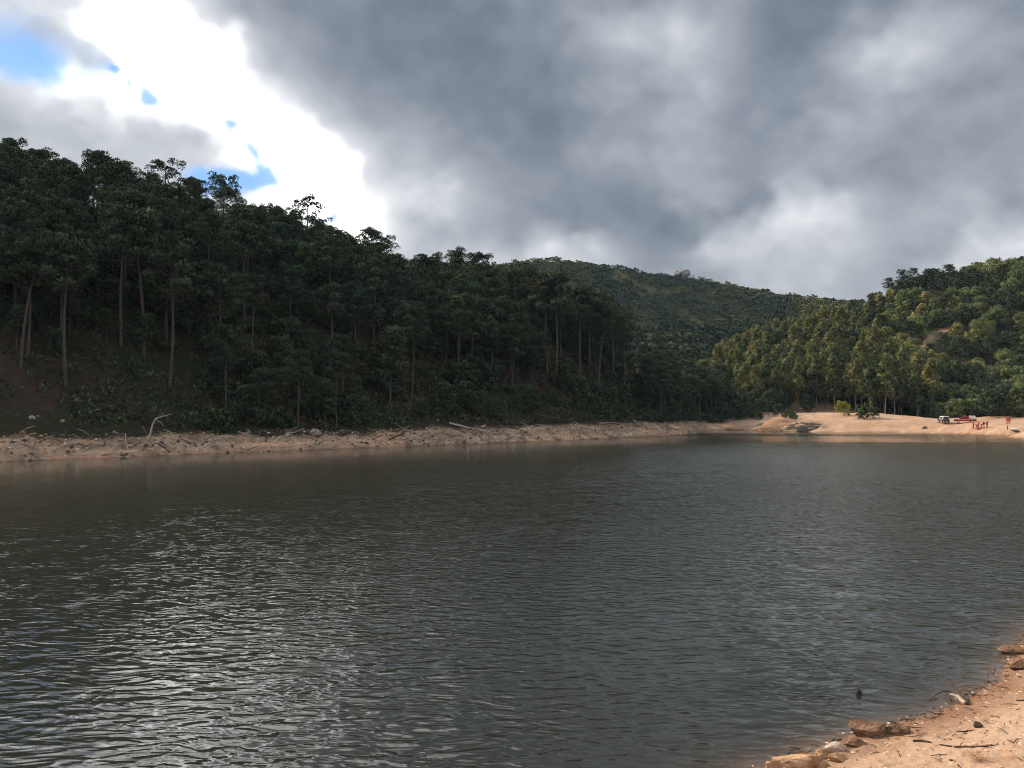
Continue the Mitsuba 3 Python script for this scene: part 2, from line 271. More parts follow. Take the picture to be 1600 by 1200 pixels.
for x, y, z in ((150, 120, 8), (200, 60, 14), (60, 0, 9), (0, -30, 8), (-60, -30, 10), (-150, 0, 25), (-150, 60, 30), (300, 0, 30), (0, -200, 30), (-300, -200, 60), (300, -200, 50), (-500, 300, 70), (600, 300, 90), (-900, 900, 150), (1100, 900, 110), (0, 1900, 90), (-900, 1900, 120), (1100, 1900, 90), (0, -900, 60), (1500, 0, 80), (-1500, 0, 90)):
    ctrl.append((x, y, z))
ctrl = np.array(ctrl)
RBF = RBFInterpolator(ctrl[:, :2] / 100.0, ctrl[:, 2], kernel='thin_plate_spline', smoothing=.02)


def n2(x, y, s, seed, oct=3):
    return meshkit.fbm(np.stack([x / s, y / s, np.zeros_like(x) + seed * 1.7], -1), oct, seed)


def shore_distance(x, y):
    q = np.stack([x, y], -1).reshape(-1, 2)
    d = TREE.query(q)[0]
    return np.where(shapely.contains_xy(LAKE, q[:, 0], q[:, 1]), -d, d).reshape(np.shape(x))


def zones(x, y):
    near = 1 - step(28, 45, np.hypot(x, y))
    right = step(52, 84, x) * step(120, 170, y)
    return near, right


def height(x, y, fine=True):
    x, y = np.asarray(x, float), np.asarray(y, float)
    d = shore_distance(x, y)
    near, right = zones(x, y)
    d = d + (n2(x, y, 9.0, 3) - .5) * 3.4 * (1 - near) * np.clip(np.abs(d) / 2 + .25, 0, 1) + (n2(x, y, 1.1, 4) - .5) * .30 * near
    dp = np.maximum(d, 0)
    left_bank = 2.5 * (1 - np.exp(-dp / 3.6)) + .06 * np.minimum(dp, 40)
    bump = step(70, 78, x) * (1 - step(120, 150, x))
    right_bank = (1.2 + 1.9 * bump) * (1 - np.exp(-dp / 6.0)) + .045 * np.minimum(dp, 60)
    near_bank = .17 * dp + .13 * np.maximum(dp - 2.6, 0) ** 2 * (dp < 8) + (dp >= 8) * (.13 * 5.4 ** 2 + .05 * (dp - 8))
    bank = near * near_bank + (1 - near) * (left_bank * (1 - right) + right_bank * right)
    far_w = 1 - step(20, 70, np.hypot(x, y))
    start = 7 + right * 42
    hill = RBF((np.stack([x, y], -1).reshape(-1, 2)) / 100.0).reshape(x.shape)
    z = bank + np.maximum(hill - 3.2, 0) * step(start * .6, start + 26, dp) * (1 - far_w)
    if fine:
        amp = step(0, 3, dp) * (1 - near)
        z = z + amp * ((n2(x, y, 3.5, 7, 4) - .5) * 1.1 + (n2(x, y, .9, 8, 3) - .5) * .3) * (1 - .55 * right)
        ledge = z * 1.9 + (n2(x, y, 5, 27) - .5) * 2.2
        z = z + amp * (1 - step(5.5, 8, dp)) * (1 - right) * .24 * (step(.30, .62, ledge - np.floor(ledge)) - .5)
        z = z + step(8, 40, dp) * (1 - near) * (n2(x, y, 22, 9, 3) - .5) * 5 * (1 - far_w)
        z = z + near * ((n2(x, y, .55, 12, 4) - .5) * .13 + (n2(x, y, .13, 13, 3) - .5) * .05) * step(-.3, .4, d)
    return np.where(d > 0, z, np.maximum(-.16 * np.abs(d) ** .9, -6)), d


def soil_color(x, y, z, d):
    near, right = zones(x, y)
    nA, nB, nC, nD = n2(x, y, 2.2, 15, 4), n2(x, y, .5, 16, 3), n2(x, y, 11, 17, 3), n2(x, y, .09, 18, 3)
    c3 = lambda *c: np.array(c)
    mixc = lambda a, b, t: a * (1 - t[..., None]) + b * t[..., None]
    sand = mixc(c3(.46, .333, .250), c3(.37, .255, .182), step(.3, .7, nA))
    sand = mixc(sand, c3(.51, .385, .295), step(.55, .75, nB) * .7)
    stony = mixc(c3(.14, .105, .08), c3(.46, .33, .23), step(.36, .62, nB * .6 + nA * .4))
    strata = step(.44, .58, meshkit.noise(np.stack([z * 3.2 + nA * 1.6, x * .05, y * .05], -1), 25))
    left_sand = mixc(stony * 1.15, sand * c3(1.32, 1.18, 1.06), step(.46, .62, nC * .55 + nA * .45) * (.55 + .45 * strata))
    left_sand = mixc(left_sand, c3(.10, .075, .058) + 0 * sand, (1 - strata) * step(.45, .6, nB) * .55)
    # horizontal bands left by the falling water
    band = step(.45, .6, meshkit.noise(np.stack([z * 5.5, x * .02, y * .02], -1), 20))
    right_sand = mixc(sand * 1.02, c3(.36, .22, .14) + 0 * sand, band * .6 * step(.3, .6, nA))
    right_sand = mixc(right_sand, c3(.15, .13, .11) + 0 * sand, step(76, 79, x) * (1 - step(89, 93, x)) * step(.42, .56, nC * .4 + nB * .35 + nA * .25) * step(1.0, 2, d) * (y < 262))
    near_sand = mixc(sand * .98, c3(.36, .22, .15) + 0 * sand, step(.50, .70, nD * .65 + nB * .35) * .9)
    bank = near[..., None] * near_sand + (1 - near)[..., None] * (left_sand * (1 - right)[..., None] + right_sand * right[..., None])
    wet = 1 - step(.0, .22, z)
    bank = mixc(bank, bank * c3(.55, .48, .44), np.clip(wet, 0, 1))
    litter = mixc(c3(.050, .036, .027), c3(.030, .034, .019), step(.42, .6, nC * .5 + nA * .5))
    litter = mixc(litter, c3(.08, .06, .045) + 0 * litter, step(.60, .72, nB) * .6)
    forest = mixc(litter, mixc(c3(.034, .040, .022) + 0 * litter, c3(.075, .072, .042) + 0 * litter, step(.53, .72, n2(x, y, 38, 46, 4)) * step(640, 700, y)), step(300, 380, y))
    edge = 6.3 + right * (40 + 26 * step(95, 115, x) - 8 * step(120, 150, x)) + near * 400
    m = step(-1.6, 1.6, d - edge + (nC - .5) * 9 * (1 - near) + (nB - .5) * 3.0 * (1 - near))
    # an earth track cut into the right hillside
    out = mixc(bank, forest, m)
    tr = np.min([np.hypot(x - a, y - b) for a, b in TRACK_PTS], 0)
    out = mixc(out, mixc(c3(.17, .135, .08) + 0 * out, c3(.10, .10, .05) + 0 * out, step(.4, .6, nA)), 1 - step(4, 9, tr + (nA - .5) * 6))
    return mixc(out, c3(.42, .29, .20) + 0 * out, 1 - step(1.1, 2.1, tr + (nB - .5) * 1.2))


TRACK = [(171, 352), (173, 356), (175, 360), (178, 363), (182, 366), (186, 368), (190, 370), (195, 371), (200, 372)]
TRACK_PTS = np.array([(a + (c - a) * t, b + (d - b) * t) for (a, b), (c, d) in zip(TRACK[:-1], TRACK[1:]) for t in (0, .25, .5, .75)])
az = np.concatenate([np.arange(-180, -40, 3.5), np.arange(-40, 40, .15), np.arange(40, 180.1, 3.5)])
rr = [2.0]
while rr[-1] < 2100:
    r_ = rr[-1]
    rr.append(r_ + r_ * (.0036 if 82 < r_ < 200 else .0065 if 9 < r_ < 300 else .014 if r_ < 1000 and r_ > 9 else .05))
rr = np.array(rr)
A, R = np.meshgrid(np.radians(az), rr, indexing='ij')
GX, GY = R * np.sin(A), R * np.cos(A)
GZ, GD = height(GX, GY)
GC = soil_color(GX, GY, GZ, GD)
na, nr = GX.shape
idx = np.arange(na * nr).reshape(na, nr)
GF = np.concatenate([np.stack([idx[:-1, :-1], idx[1:, 1:], idx[1:, :-1]], -1).reshape(-1, 3), np.stack([idx[:-1, :-1], idx[:-1, 1:], idx[1:, 1:]], -1).reshape(-1, 3)])
# faces well under the water are left out
zq = GZ.reshape(-1)
GF = GF[(zq[GF] > -1.6).any(1)]
scene['ground'] = mikit.ply((np.stack([GX, GY, GZ], -1).reshape(-1, 3), GF), 'ground_soil', True, color=GC.reshape(-1, 3))
tag('ground', 'sandy lake shore rising into forested hills around the reservoir', kind='structure')
bed = trimesh.creation.box((700, 700, .2)); bed.apply_translation((0, 100, -1.5))
scene['lake_bed'] = mikit.ply(bed, 'dark_wood')
tag('lake_bed', 'dark muddy bed under the lake water', kind='structure')


def ground_z(x, y):
    return height(np.asarray(x, float), np.asarray(y, float))[0]


def hit(px, py, lo=8.0, hi=480.0):
    """Where the line of sight through these pixels meets the ground (or the water)."""
    px, py = np.atleast_1d(np.asarray(px, float)), np.atleast_1d(np.asarray(py, float))
    r = ray(px, py); r = r / r[:, 1:2]
    t = np.geomspace(lo, hi, 900)
    q = EYE + r[:, None] * t[None, :, None]
    z = np.maximum(height(q[..., 0], q[..., 1])[0], 0)
    below = q[..., 2] <= z
    i = np.where(below.any(1), below.argmax(1), len(t) - 1)
    p = q[np.arange(len(px)), i]
    p[:, 2] = z[np.arange(len(px)), i]
    return p


# ------------------------------------------------------------------ water
def wind(x, y, lib):
    sm, nz = (step, lambda a, b, s: meshkit.noise(np.stack([a, b, 0 * a + s], -1), 3)) if lib == 'np' else (mikit.smoothstep, lambda a, b, s: mikit.noise(a, b, s))
    s = (x + 57) * .738 - (y - 91) * .675
    m = .09 + .91 * sm(6., 46., s + (nz(x * .06, y * .06, 1.5) - .5) * 26)
    # far out the water lies calm in the lee of the woods but for two breezy streaks
    wob = (nz(x * .03, y * .02, 4.5) - .5) * 14
    far = sm(146., 153., y + wob) * (1 - .55 * sm(70., 95., x))
    q = (y - 206 + wob * .4) / 10
    streak = 1 / (1 + q * q * q * q)
    m = m * (1 - far * .92 * (1 - streak)) + .8 * far * streak
    gust = .50 + 1.0 * nz(x * .035, y * .06, 7.5)
    return m * gust


WD = [(.22, 1.0), (.45, 1.0), (-.05, 1.0), (.33, 1.0)]


def ripple(p, n, uv):
    x, y = p.x, p.y
    w = wind(x, y, 'dr')
    wx = x + (mikit.noise(x * .8, y * .8, 3.3) - .5) * .8
    wy = y + (mikit.noise(x * .7, y * .7, 9.3) - .5) * .7
    h = mi.Float(0)
    for k, (lam, a, (tx, ty)) in enumerate(((.46, .0080, WD[0]), (.25, .0105, WD[1]), (.15, .0092, WD[2]), (.09, .0060, WD[3]))):
        l = math.hypot(tx, ty); tx, ty = tx / l, ty / l
        v = (wx * tx + wy * ty) / lam
        u = (wx * ty - wy * tx) / (lam * 2.8)
        q = mikit.noise(u + 13.7 * k, v + 5.1 * k, .5 + 2.3 * k)
        h += a * (1 - dr.abs(2 * q - 1)) * 1.15
    return h * w


scene['lake_water'] = {'type': 'bumpmap', 'arbitrary': mikit.proc(ripple, .012), 'scale': 1.0,
                       'bsdf': {'type': 'principled', 'base_color': VC, 'eta': 1.33, 'roughness': .09}}
waz = np.radians(np.concatenate([np.arange(-180, -38, 4.0), np.arange(-38, 38, .18), np.arange(38, 180.1, 4.0)]))
wr = [3.0]
while wr[-1] < 330:
    wr.append(wr[-1] + max(.055, wr[-1] * .0045))
A, R = np.meshgrid(waz, np.array(wr), indexing='ij')
WX, WY = R * np.sin(A), R * np.cos(A)
DRAD = np.maximum(.055, R * .0045)
wd_ = -height(WX, WY)[0]
keep_amp = wind(WX, WY, 'np') * np.clip(wd_ / .35, 0, 1)
WZ = np.zeros_like(WX); DX = np.zeros_like(WX); DY = np.zeros_like(WX)
wrng = np.random.default_rng(4)
for k in range(44):
    lam = .20 * (3.0 ** wrng.random())
    th = math.radians(-78 + wrng.normal() * 21)
    kx, ky = math.cos(th) * 2 * math.pi / lam, math.sin(th) * 2 * math.pi / lam
    amp = .0026 * lam * (1.0 if lam < 1.2 else 1.2 / lam) * np.clip(lam / (DRAD * 3.2) - .6, 0, 1)
    ph = kx * WX + ky * WY + wrng.random() * 6.283
    WZ += amp * np.sin(ph)
    DX += amp * math.cos(th) * np.cos(ph); DY += amp * math.sin(th) * np.cos(ph)
WZ = WZ * keep_amp
na, nr = WX.shape
idx = np.arange(na * nr).reshape(na, nr)
WF = np.concatenate([np.stack([idx[:-1, :-1], idx[1:, 1:], idx[1:, :-1]], -1).reshape(-1, 3), np.stack([idx[:-1, :-1], idx[:-1, 1:], idx[1:, 1:]], -1).reshape(-1, 3)])
WF = WF[(wd_.reshape(-1)[WF] > -.6).any(1)][:, ::-1]
turbid = np.exp(-np.maximum(wd_, 0) / .05)[..., None] * (1 - step(120, 200, WY))[..., None]
WC = np.array([.0165, .0190, .0155]) * (1 - turbid) + np.array([.15, .105, .075]) * turbid
wv = np.stack([WX + DX * keep_amp, WY + DY * keep_amp, WZ], -1).reshape(-1, 3)
use = np.unique(WF); remap = np.zeros(len(wv), int); remap[use] = np.arange(len(use))
scene['water'] = mikit.ply((wv[use], remap[WF]), 'lake_water', True, color=WC.reshape(-1, 3)[use])
tag('water', 'rippled grey green lake water filling the reservoir', kind='structure')


# ------------------------------------------------------------------ trees
def clump_faces(centres, radii, per, size, color, rnd, flat=.65, up=.35, width=.36, spread=.55, jitter=.17):
    """Needle or leaf tufts: thin triangles pointing out of ellipsoidal clumps. Returns vertices, faces, normals, colours."""
    n = len(centres)
    c = np.repeat(centres, per, 0); r = np.repeat(radii, per)
    d = rnd.normal(size=(n * per, 3)); d[:, 2] += up * 1.6
    d /= np.linalg.norm(d, axis=1, keepdims=True)
    base = c + d * (r * (.45 + .55 * rnd.random(n * per) ** .6))[:, None] * np.array([1, 1, flat])
    dirn = d + rnd.normal(size=d.shape) * spread + np.array([0, 0, up])
    dirn /= np.linalg.norm(dirn, axis=1, keepdims=True)
    s = size * (.6 + .8 * rnd.random(n * per))
    side = np.cross(dirn, rnd.normal(size=d.shape)); side /= np.linalg.norm(side, axis=1, keepdims=True) + 1e-9
    w = (s * width)[:, None] * side
    tip = base + dirn * s[:, None]
    midp = base + dirn * (s * .45)[:, None]
    v = np.stack([base, midp + w, tip, midp - w], 1).reshape(-1, 3)
    k = np.arange(n * per)[:, None] * 4
    f = np.concatenate([k + np.array([[0, 1, 2]]), k + np.array([[0, 2, 3]])])
    nrm = d * .75 + rnd.normal(size=d.shape) * .35 + np.array([0, 0, .15]); nrm /= np.linalg.norm(nrm, axis=1, keepdims=True)
    col = np.repeat(np.clip(1 + rnd.normal(size=(n, 1)) * jitter, .5, 1.7), per, 0) * np.clip(1 + rnd.normal(size=(n * per, 1)) * .11, .5, 1.6) * np.asarray(color)
    col *= 1 + rnd.normal(size=(n * per, 3)) * .05
    return v, f, np.repeat(nrm, 4, 0), np.clip(np.repeat(col, 4, 0), .003, .9)


def limb(p0, p1, rise, r0, r1, rnd, n=4, sides=5):
    t = np.linspace(0, 1, n)[:, None]
    p = p0 * (1 - t) + p1 * t
    p[:, 2] += (-rise * 4 * t * (1 - t))[:, 0]
    p[1:-1] += rnd.normal(size=(n - 2, 3)) * .12
    return tube(p, r0 + (r1 - r0) * t[:, 0], sides)


def make_group(name, trunk, crown, bark='bark', leaf='foliage'):
    scene[name] = {'type': 'shapegroup', 'trunk': mikit.ply(trunk, bark, 40), 'crown': raw_ply(*crown, leaf)}


def pine(seed, H, cb, cr, color, limbs=20, open_=0.0, lean=.03, per=104, size=.42):
    rnd = np.random.default_rng(seed)
    t = np.linspace(0, 1, 9)
    la, lb = rnd.random() * 6.28, rnd.random() * 6.28
    path = np.stack([np.cos(la) * lean * H * t ** 1.4 + .18 * np.sin(t * 5 + lb), np.sin(la) * lean * H * t ** 1.4 + .18 * np.cos(t * 4 + lb), -1.0 + (H * .95 + 1) * t], 1)
    wood = [tube(path, .21 * (H / 16) * (1 - .72 * t ** 1.2) + .02, 8)]
    cs, rs = [], []
    for i in range(limbs):
        u = (i + rnd.random() * .8) / limbs
        z = H * (cb + (1 - cb) * .92 * u)
        p0 = np.array([np.interp(z, path[:, 2], path[:, k]) for k in (0, 1)] + [z])
        L = cr * (math.sqrt(max(0, 1 - (u * 1.02 - .18) ** 2 / .75)) * (.7 + .5 * rnd.random()))
        th = i * 2.39996 + rnd.normal() * .35
        up = .18 + .75 * u + rnd.normal() * .1
        p1 = p0 + np.array([math.cos(th) * L, math.sin(th) * L, L * up])
        wood.append(limb(p0, p1, .10 * L, .085, .025, rnd))
        for k, fr in enumerate((1.0, .74, .5)[: 3 if open_ < .5 else 2]):
            q = p0 + (p1 - p0) * fr + np.array([rnd.normal() * .35 * L * .4, rnd.normal() * .35 * L * .4, .1 + rnd.random() * .5 + (.35 if k else 0)])
            cs.append(q); rs.append((.62 + .5 * rnd.random()) * (1 - .25 * open_) * (.85 + .05 * cr))
    for k in range(5):
        cs.append(path[-1] + np.array([rnd.normal() * .6, rnd.normal() * .6, .1 + rnd.random() * .9])); rs.append(.6 + .35 * rnd.random())
    for i in range(5):   # dead stubs under the crown
        z = H * (cb * (.45 + .55 * rnd.random())); th = rnd.random() * 6.28; L = .6 + 1.3 * rnd.random()
        p0 = np.array([np.interp(z, path[:, 2], path[:, k]) for k in (0, 1)] + [z])
        wood.append(limb(p0, p0 + np.array([math.cos(th) * L, math.sin(th) * L, .25 * L]), 0, .035, .012, rnd, 3, 4))
    return join(wood), clump_faces(np.array(cs), np.array(rs), per, size, color, rnd, width=.2)


def leafy(seed, H, cr, color, n=42, per=34, size=.75, base=.22, tall=False, jit=.2, flat=.85):
    """A rounded broadleaf, or (tall) a feathery eucalyptus."""
    rnd = np.random.default_rng(seed)
    t = np.linspace(0, 1, 7)
    path = np.stack([.25 * np.sin(t * 3 + seed), .25 * np.cos(t * 2.6 + seed) - .25, -1 + (H * .9 + 1) * t], 1)
    wood = [tube(path, (.16 if tall else .2) * (1 - .8 * t) * H / 15 + .015, 7)]
    cs, rs = [], []
    for i in range(n):
        u = rnd.random() ** (.8 if tall else .75)
        z = H * (base + (1 - base) * u)
        prof = (math.sin(math.pi * min(1, (u * .86 + .12))) ** .8) * (1.0 - .35 * u) if tall else math.sqrt(max(.02, 1 - ((u - .42) / .62) ** 2))
        L = cr * prof * (.45 + .6 * rnd.random() ** .5)
        th = i * 2.39996 + rnd.normal() * .4
        q = np.array([np.interp(z, path[:, 2], path[:, 0]) + math.cos(th) * L, np.interp(z, path[:, 2], path[:, 1]) + math.sin(th) * L, z - (0 if tall else .1)])
        cs.append(q); rs.append((.55 + .6 * rnd.random()) * (cr / 3.2) ** .6)
        if i % 4 == 0:
            z0 = z - L * .8
            p0 = np.array([np.interp(z0, path[:, 2], path[:, k]) for k in (0, 1)] + [max(z0, H * base * .6)])
            wood.append(limb(p0, q, .05 * L, .06, .02, rnd, 3, 4))
    return join(wood), clump_faces(np.array(cs), np.array(rs), per, size, color, rnd, flat=(1.25 if tall else flat), up=.3, width=.34, jitter=jit)


PINE_COL = [(.050, .074, .043), (.058, .074, .040), (.048, .072, .048), (.060, .074, .042), (.054, .079, .040), (.058, .068, .042), (.046, .068, .044)]
PINES = []
for k, (H, cb, cr) in enumerate(((16, .52, 4.1), (17.5, .57, 3.9), (14, .46, 3.9), (18.5, .55, 4.5), (15, .5, 3.6), (12.5, .42, 3.5), (16.5, .48, 4.3))):
    make_group(f'pine_kind_{k}', *pine(100 + k, H, cb, cr, PINE_COL[k]))
    PINES.append(f'pine_kind_{k}')
make_group('pine_open_kind', *pine(151, 17, .55, 4.8, PINE_COL[0], limbs=15, open_=.6, per=90))
make_group('pine_umbrella_kind', *pine(154, 15, .66, 4.4, PINE_COL[2], limbs=16, open_=.55, per=96))
make_group('pine_bare_kind', *pine(157, 17, .66, 3.5, PINE_COL[5], limbs=14, lean=.05))
make_group('pine_lean_kind', *pine(159, 17, .64, 3.4, PINE_COL[1], limbs=14, lean=.14))
make_group('pine_young_kind', *pine(163, 8.5, .32, 2.0, PINE_COL[3], limbs=13, per=70, size=.4))
EUC_COL = [(.135, .145, .065), (.105, .125, .06), (.16, .16, .07), (.085, .11, .055)]
EUCS = []
for k, (H, cr) in enumerate(((21, 3.3), (19, 3.0), (22, 3.6), (16, 3.2))):
    make_group(f'eucalyptus_kind_{k}', *leafy(200 + k, H, cr, EUC_COL[k], n=44, per=30, size=.95, base=.30, tall=True, jit=.24), 'pale_bark', 'leaf_thin')
    EUCS.append(f'eucalyptus_kind_{k}')
BRO_COL = [(.155, .19, .08), (.11, .145, .07), (.20, .22, .09), (.075, .10, .055), (.24, .235, .095)]
BROADS = []
for k, (H, cr) in enumerate(((10, 3.8), (8.5, 3.4), (11.5, 4.2), (9.5, 3.9), (7.5, 3.2))):
    make_group(f'broadleaf_kind_{k}', *leafy(300 + k, H, cr, BRO_COL[k], n=46, per=30, size=.85, base=.16), 'bark', 'leaf_thin')
    BROADS.append(f'broadleaf_kind_{k}')
make_group('shrub_yellow_kind', *leafy(320, 4.5, 2.3, (.22, .23, .05), n=26, per=34, size=.5, base=.08), 'bark', 'leaf_thin')
make_group('shrub_dark_kind', *leafy(321, 3.2, 2.2, (.055, .075, .036), n=26, per=34, size=.45, base=.05), 'bark', 'foliage')
make_group('tree_dark_kind', *leafy(322, 10.5, 4.0, (.055, .078, .045), n=52, per=44, size=.62, base=.06), 'bark', 'foliage')


def plant(name, kind, x, y, s=1.0, rot=None, z=None, sz=None):
    k = key_of(name)
    rot = rng.random() * 360 if rot is None else rot
    z = float(ground_z(x, y)) if z is None else z
    scene[k] = {'type': 'instance', 'shapegroup': {'type': 'ref', 'id': kind}, 'to_world': T().translate([float(x), float(y), float(z) - .1]).rotate([0, 0, 1], float(rot)).scale([float(s), float(s), float(sz or s)])}
    return k


# single pines that one can pick out: base pixel, top pixel row
HERO = [((30, 575), 385, 'pine_lean_kind', 'tall pine with a bare leaning grey trunk at the far left of the dark hillside', 120),
        ((45, 560), 375, 'pine_bare_kind', 'straight bare trunked pine just right of the leaning pine at the far left', None),
        ((103, 602), 385, 'pine_bare_kind', 'pine with a long bare pale trunk standing alone above the brown clearing on the left', None),
        ((223, 555), 330, 'pine_lean_kind', 'pine with a leaning trunk up the slope behind the brown clearing', 200),
        ((188, 545), 345, 'pine_bare_kind', 'slim dark trunked pine between the clearing and the leaning pine on the left slope', None),
        ((266, 607), 400, 'pine_bare_kind', 'pine with a tall straight trunk at the right edge of the brown clearing', None),
        ((345, 600), 440, 'pine_bare_kind', 'slim pale trunked pine at the left end of the thicket above the shore', None),
        ((868, 604), 440, 'pine_bare_kind', 'tall pine whose pale straight trunk shows brightest in the stand of bare trunks', None),
        ((922, 598), 465, 'pine_bare_kind', 'thick trunked pine in the middle of the stand of bare trunks', None),
        ((936, 612), 480, 'pine_lean_kind', 'pine with a trunk leaning to the right in the stand of bare trunks', 0),
        ((960, 612), 486, 'pine_bare_kind', 'straight slender pine second from the right end of the stand of bare trunks', None),
        ((975, 618), 496, 'pine_bare_kind', 'pine at the right end of the stand of bare trunks', None),
        ((905, 588), 458, 'pine_bare_kind', 'slender pine left of the thick trunk in the stand of bare trunks', None),
        ((856, 590), 440, 'pine_bare_kind', 'slim pine at the left end of the stand of bare trunks', None),
        ((612, 640), 520, 'pine_young_kind', 'short thin pine near the bank below the dense pine slope', None)]
hp = hit([h[0][0] for h in HERO], [h[0][1] for h in HERO])
KIND_H = {'pine_lean_kind': 17.3, 'pine_bare_kind': 17.3, 'pine_young_kind': 9, 'pine_open_kind': 18, 'pine_umbrella_kind': 16}
taken = []
for (b, top, kind, lab, rot), p in zip(HERO, hp):
    h = (b[1] - top) / F * p[1]
    s = h / KIND_H[kind]
    k = plant('pine_tree', kind, p[0], p[1], s, rot)
    tag(k, lab, 'pine')
    taken.append(p[:2])
# on the skyline
SKY_PINES = [((262, 254), 176, 'pine_open_kind', 'broad pine on the left skyline spreading an open branch to the right', 60, 1.0), ((350, 279), 184, 'pine_umbrella_kind', 'round umbrella shaped pine standing clear against the blue gap in the clouds', 0, .9),
             ((306, 288), 184, 'pine_kind_5', 'small pine on the skyline left of the umbrella shaped pine', 30, .9), ((478, 312), 193, 'pine_open_kind', 'large ragged pine on the skyline below the white cloud', 200, 1.0),
             ((578, 361), 204, 'pine_kind_4', 'pine on the skyline next to the last one before the hill drops', 100, .9), ((606, 372), 205, 'pine_open_kind', 'last pine of the high skyline where the left hill drops', 10, .75),
             ((712, 396), 222, 'pine_kind_0', 'tall pine rising above the far hill on the lower spur', 0, .95), ((745, 400), 226, 'pine_kind_2', 'round topped pine right of the tall pine on the lower spur', 0, 1.0),
             ((15, 224), 174, 'pine_kind_4', 'spiky topped pine on the skyline at the far left', 0, 1.0), ((148, 243), 178, 'pine_kind_1', 'thin pine tip poking above the left skyline', 0, .8)]
for (px, py), dp, kind, lab, rot, s in SKY_PINES:
    top = at(px, py, dp)
    Hk = {'pine_kind_0': 16.3, 'pine_kind_1': 17.8, 'pine_kind_2': 14.3, 'pine_kind_4': 15.3, 'pine_kind_5': 12.8}.get(kind) or KIND_H[kind]
    k = plant('pine_tree', kind, top[0], top[1], s, rot, z=top[2] - Hk * s)
    tag(k, lab, 'pine')
    taken.append(top[:2])


def scatter(n, x0, x1, y0, y1, gap, ok, seed, start=()):
    r = np.random.default_rng(seed)
    c = np.stack([r.uniform(x0, x1, n), r.uniform(y0, y1, n)], 1)
    c = c[ok(c[:, 0], c[:, 1])]
    out = list(start); m = len(out)
    cell = {}
    def put(p):
        cell.setdefault((int(p[0] // gap), int(p[1] // gap)), []).append(p)
    for p in out: put(p)
    for p in c:
        i, j = int(p[0] // gap), int(p[1] // gap)
        if all((p[0] - q[0]) ** 2 + (p[1] - q[1]) ** 2 > gap * gap for a in (-1, 0, 1) for b in (-1, 0, 1) for q in cell.get((i + a, j + b), ())):
            put(p); out.append(p)
    return np.array(out[m:])


def pixel(x, y, z):
    c, s = math.cos(PITCH), math.sin(PITCH)
    dz = z - EYE[2]
    dep = y * c + dz * s
    return 800 + F * x / dep, 600 - F * (dz * c - y * s) / dep


def in_view(x, y):
    return (np.abs(x) < .66 * y + 6)


def left_ok(x, y):
    d = shore_distance(x, y)
    px, py = pixel(x, y, ground_z(x, y))
    clear = (px < 335) & (py > 560 + 18 * np.sin(px * .03))
    stand = (px > 835) & (px < 1010) & (py > 572)
    low = (px > 560) & (px < 1005) & (py > 622)
    return (d > 8) & in_view(x, y) & ~clear & ~stand & ~low & (x < 98) & (y < 335) & (px < 1130)


def top_row(x, y, z, h):
    return pixel(x, y, z + h)


SKYLINE_L = ((-400, 0, 100, 200, 250, 290, 330, 400, 450, 520, 570, 620, 660, 740, 850, 950, 1050, 1130, 1200), (190, 237, 250, 264, 290, 312, 324, 320, 338, 358, 384, 406, 416, 416, 436, 478, 526, 550, 560))
SKYLINE_R = ((1000, 1290, 1330, 1380, 1430, 1455, 1490, 1530, 1600, 1700), (560, 492, 474, 434, 412, 405, 421, 404, 389, 360))
EUC_LINE = ((1060, 1120, 1200, 1250, 1310, 1345, 1400, 1440, 1600), (560, 542, 507, 494, 483, 502, 538, 565, 600))


def under(line, x, y, z, h):
    tx, ty = top_row(x, y, z, h)
    return ty > np.interp(tx, *line)


LP = scatter(9000, -150, 100, 85, 335, 4.7, left_ok, 5, taken)
LP = LP[np.argsort(np.hypot(LP[:, 0], LP[:, 1]))]   # the nearest first
LZ = ground_z(LP[:, 0], LP[:, 1])
lpx, lpy = pixel(LP[:, 0], LP[:, 1], LZ)
prng = np.random.default_rng(77)
count = len(HERO) + len(SKY_PINES)
for i, (p, z) in enumerate(zip(LP, LZ)):
    thicket = 335 < lpx[i] < 600 and lpy[i] > 575
    kind = 'pine_young_kind' if thicket and prng.random() < .5 else 'pine_bare_kind' if prng.random() < .22 else PINES[prng.integers(len(PINES))]
    s = prng.uniform(.72, 1.0) * (.8 if thicket else 1.0)
    rag = prng.normal() * 1.6 - .6
    while s > .4 and not under(SKYLINE_L, p[0], p[1], z, s * 16.5 - rag):
        s -= .06
    if s <= .4:
        continue
    if count < 300:
        k = plant('pine_tree', kind, p[0], p[1], s, prng.random() * 360, z)
        zone = ('young thin pine in the thicket just above the left bank', 'pines of the thicket above the left bank') if thicket else \
            ('dark pine in the lowest rows of the wood above the left bank', 'pines in the lowest rows of the left wood') if lpy[i] > 560 else \
            ('dark pine on the lower right end of the left hill where the spur runs down to the beach', 'pines on the low end of the spur') if lpx[i] > 1000 else \
            ('dark pine crowded among its like halfway up the shaded left hillside', 'pines halfway up the left hillside') if lpy[i] > 470 else ('dark pine high on the left hillside below the ridge', 'pines high on the left hillside')
        tag(k, zone[0], 'pine', zone[1])
        count += 1
    else:
        k = f'pine_forest__{i:03d}'
        scene[k] = scene.pop(plant('pine_spare', kind, p[0], p[1], s, prng.random() * 360, z))
tag('pine_forest', 'further dark pines standing behind the first rows up to the ridge of the left hill', 'forest', kind='stuff')

# the valley and the right hill
def euc_ok(x, y):
    d = shore_distance(x, y)
    px, py = pixel(x, y, ground_z(x, y))
    edge = 46 + 10 * step(95, 115, x) + 0 * d
    return (d > edge) & (px > 1120) & (px < 1450 - (y - 300) * .95) & (y > 285) & (y < 420) & (x > 60)


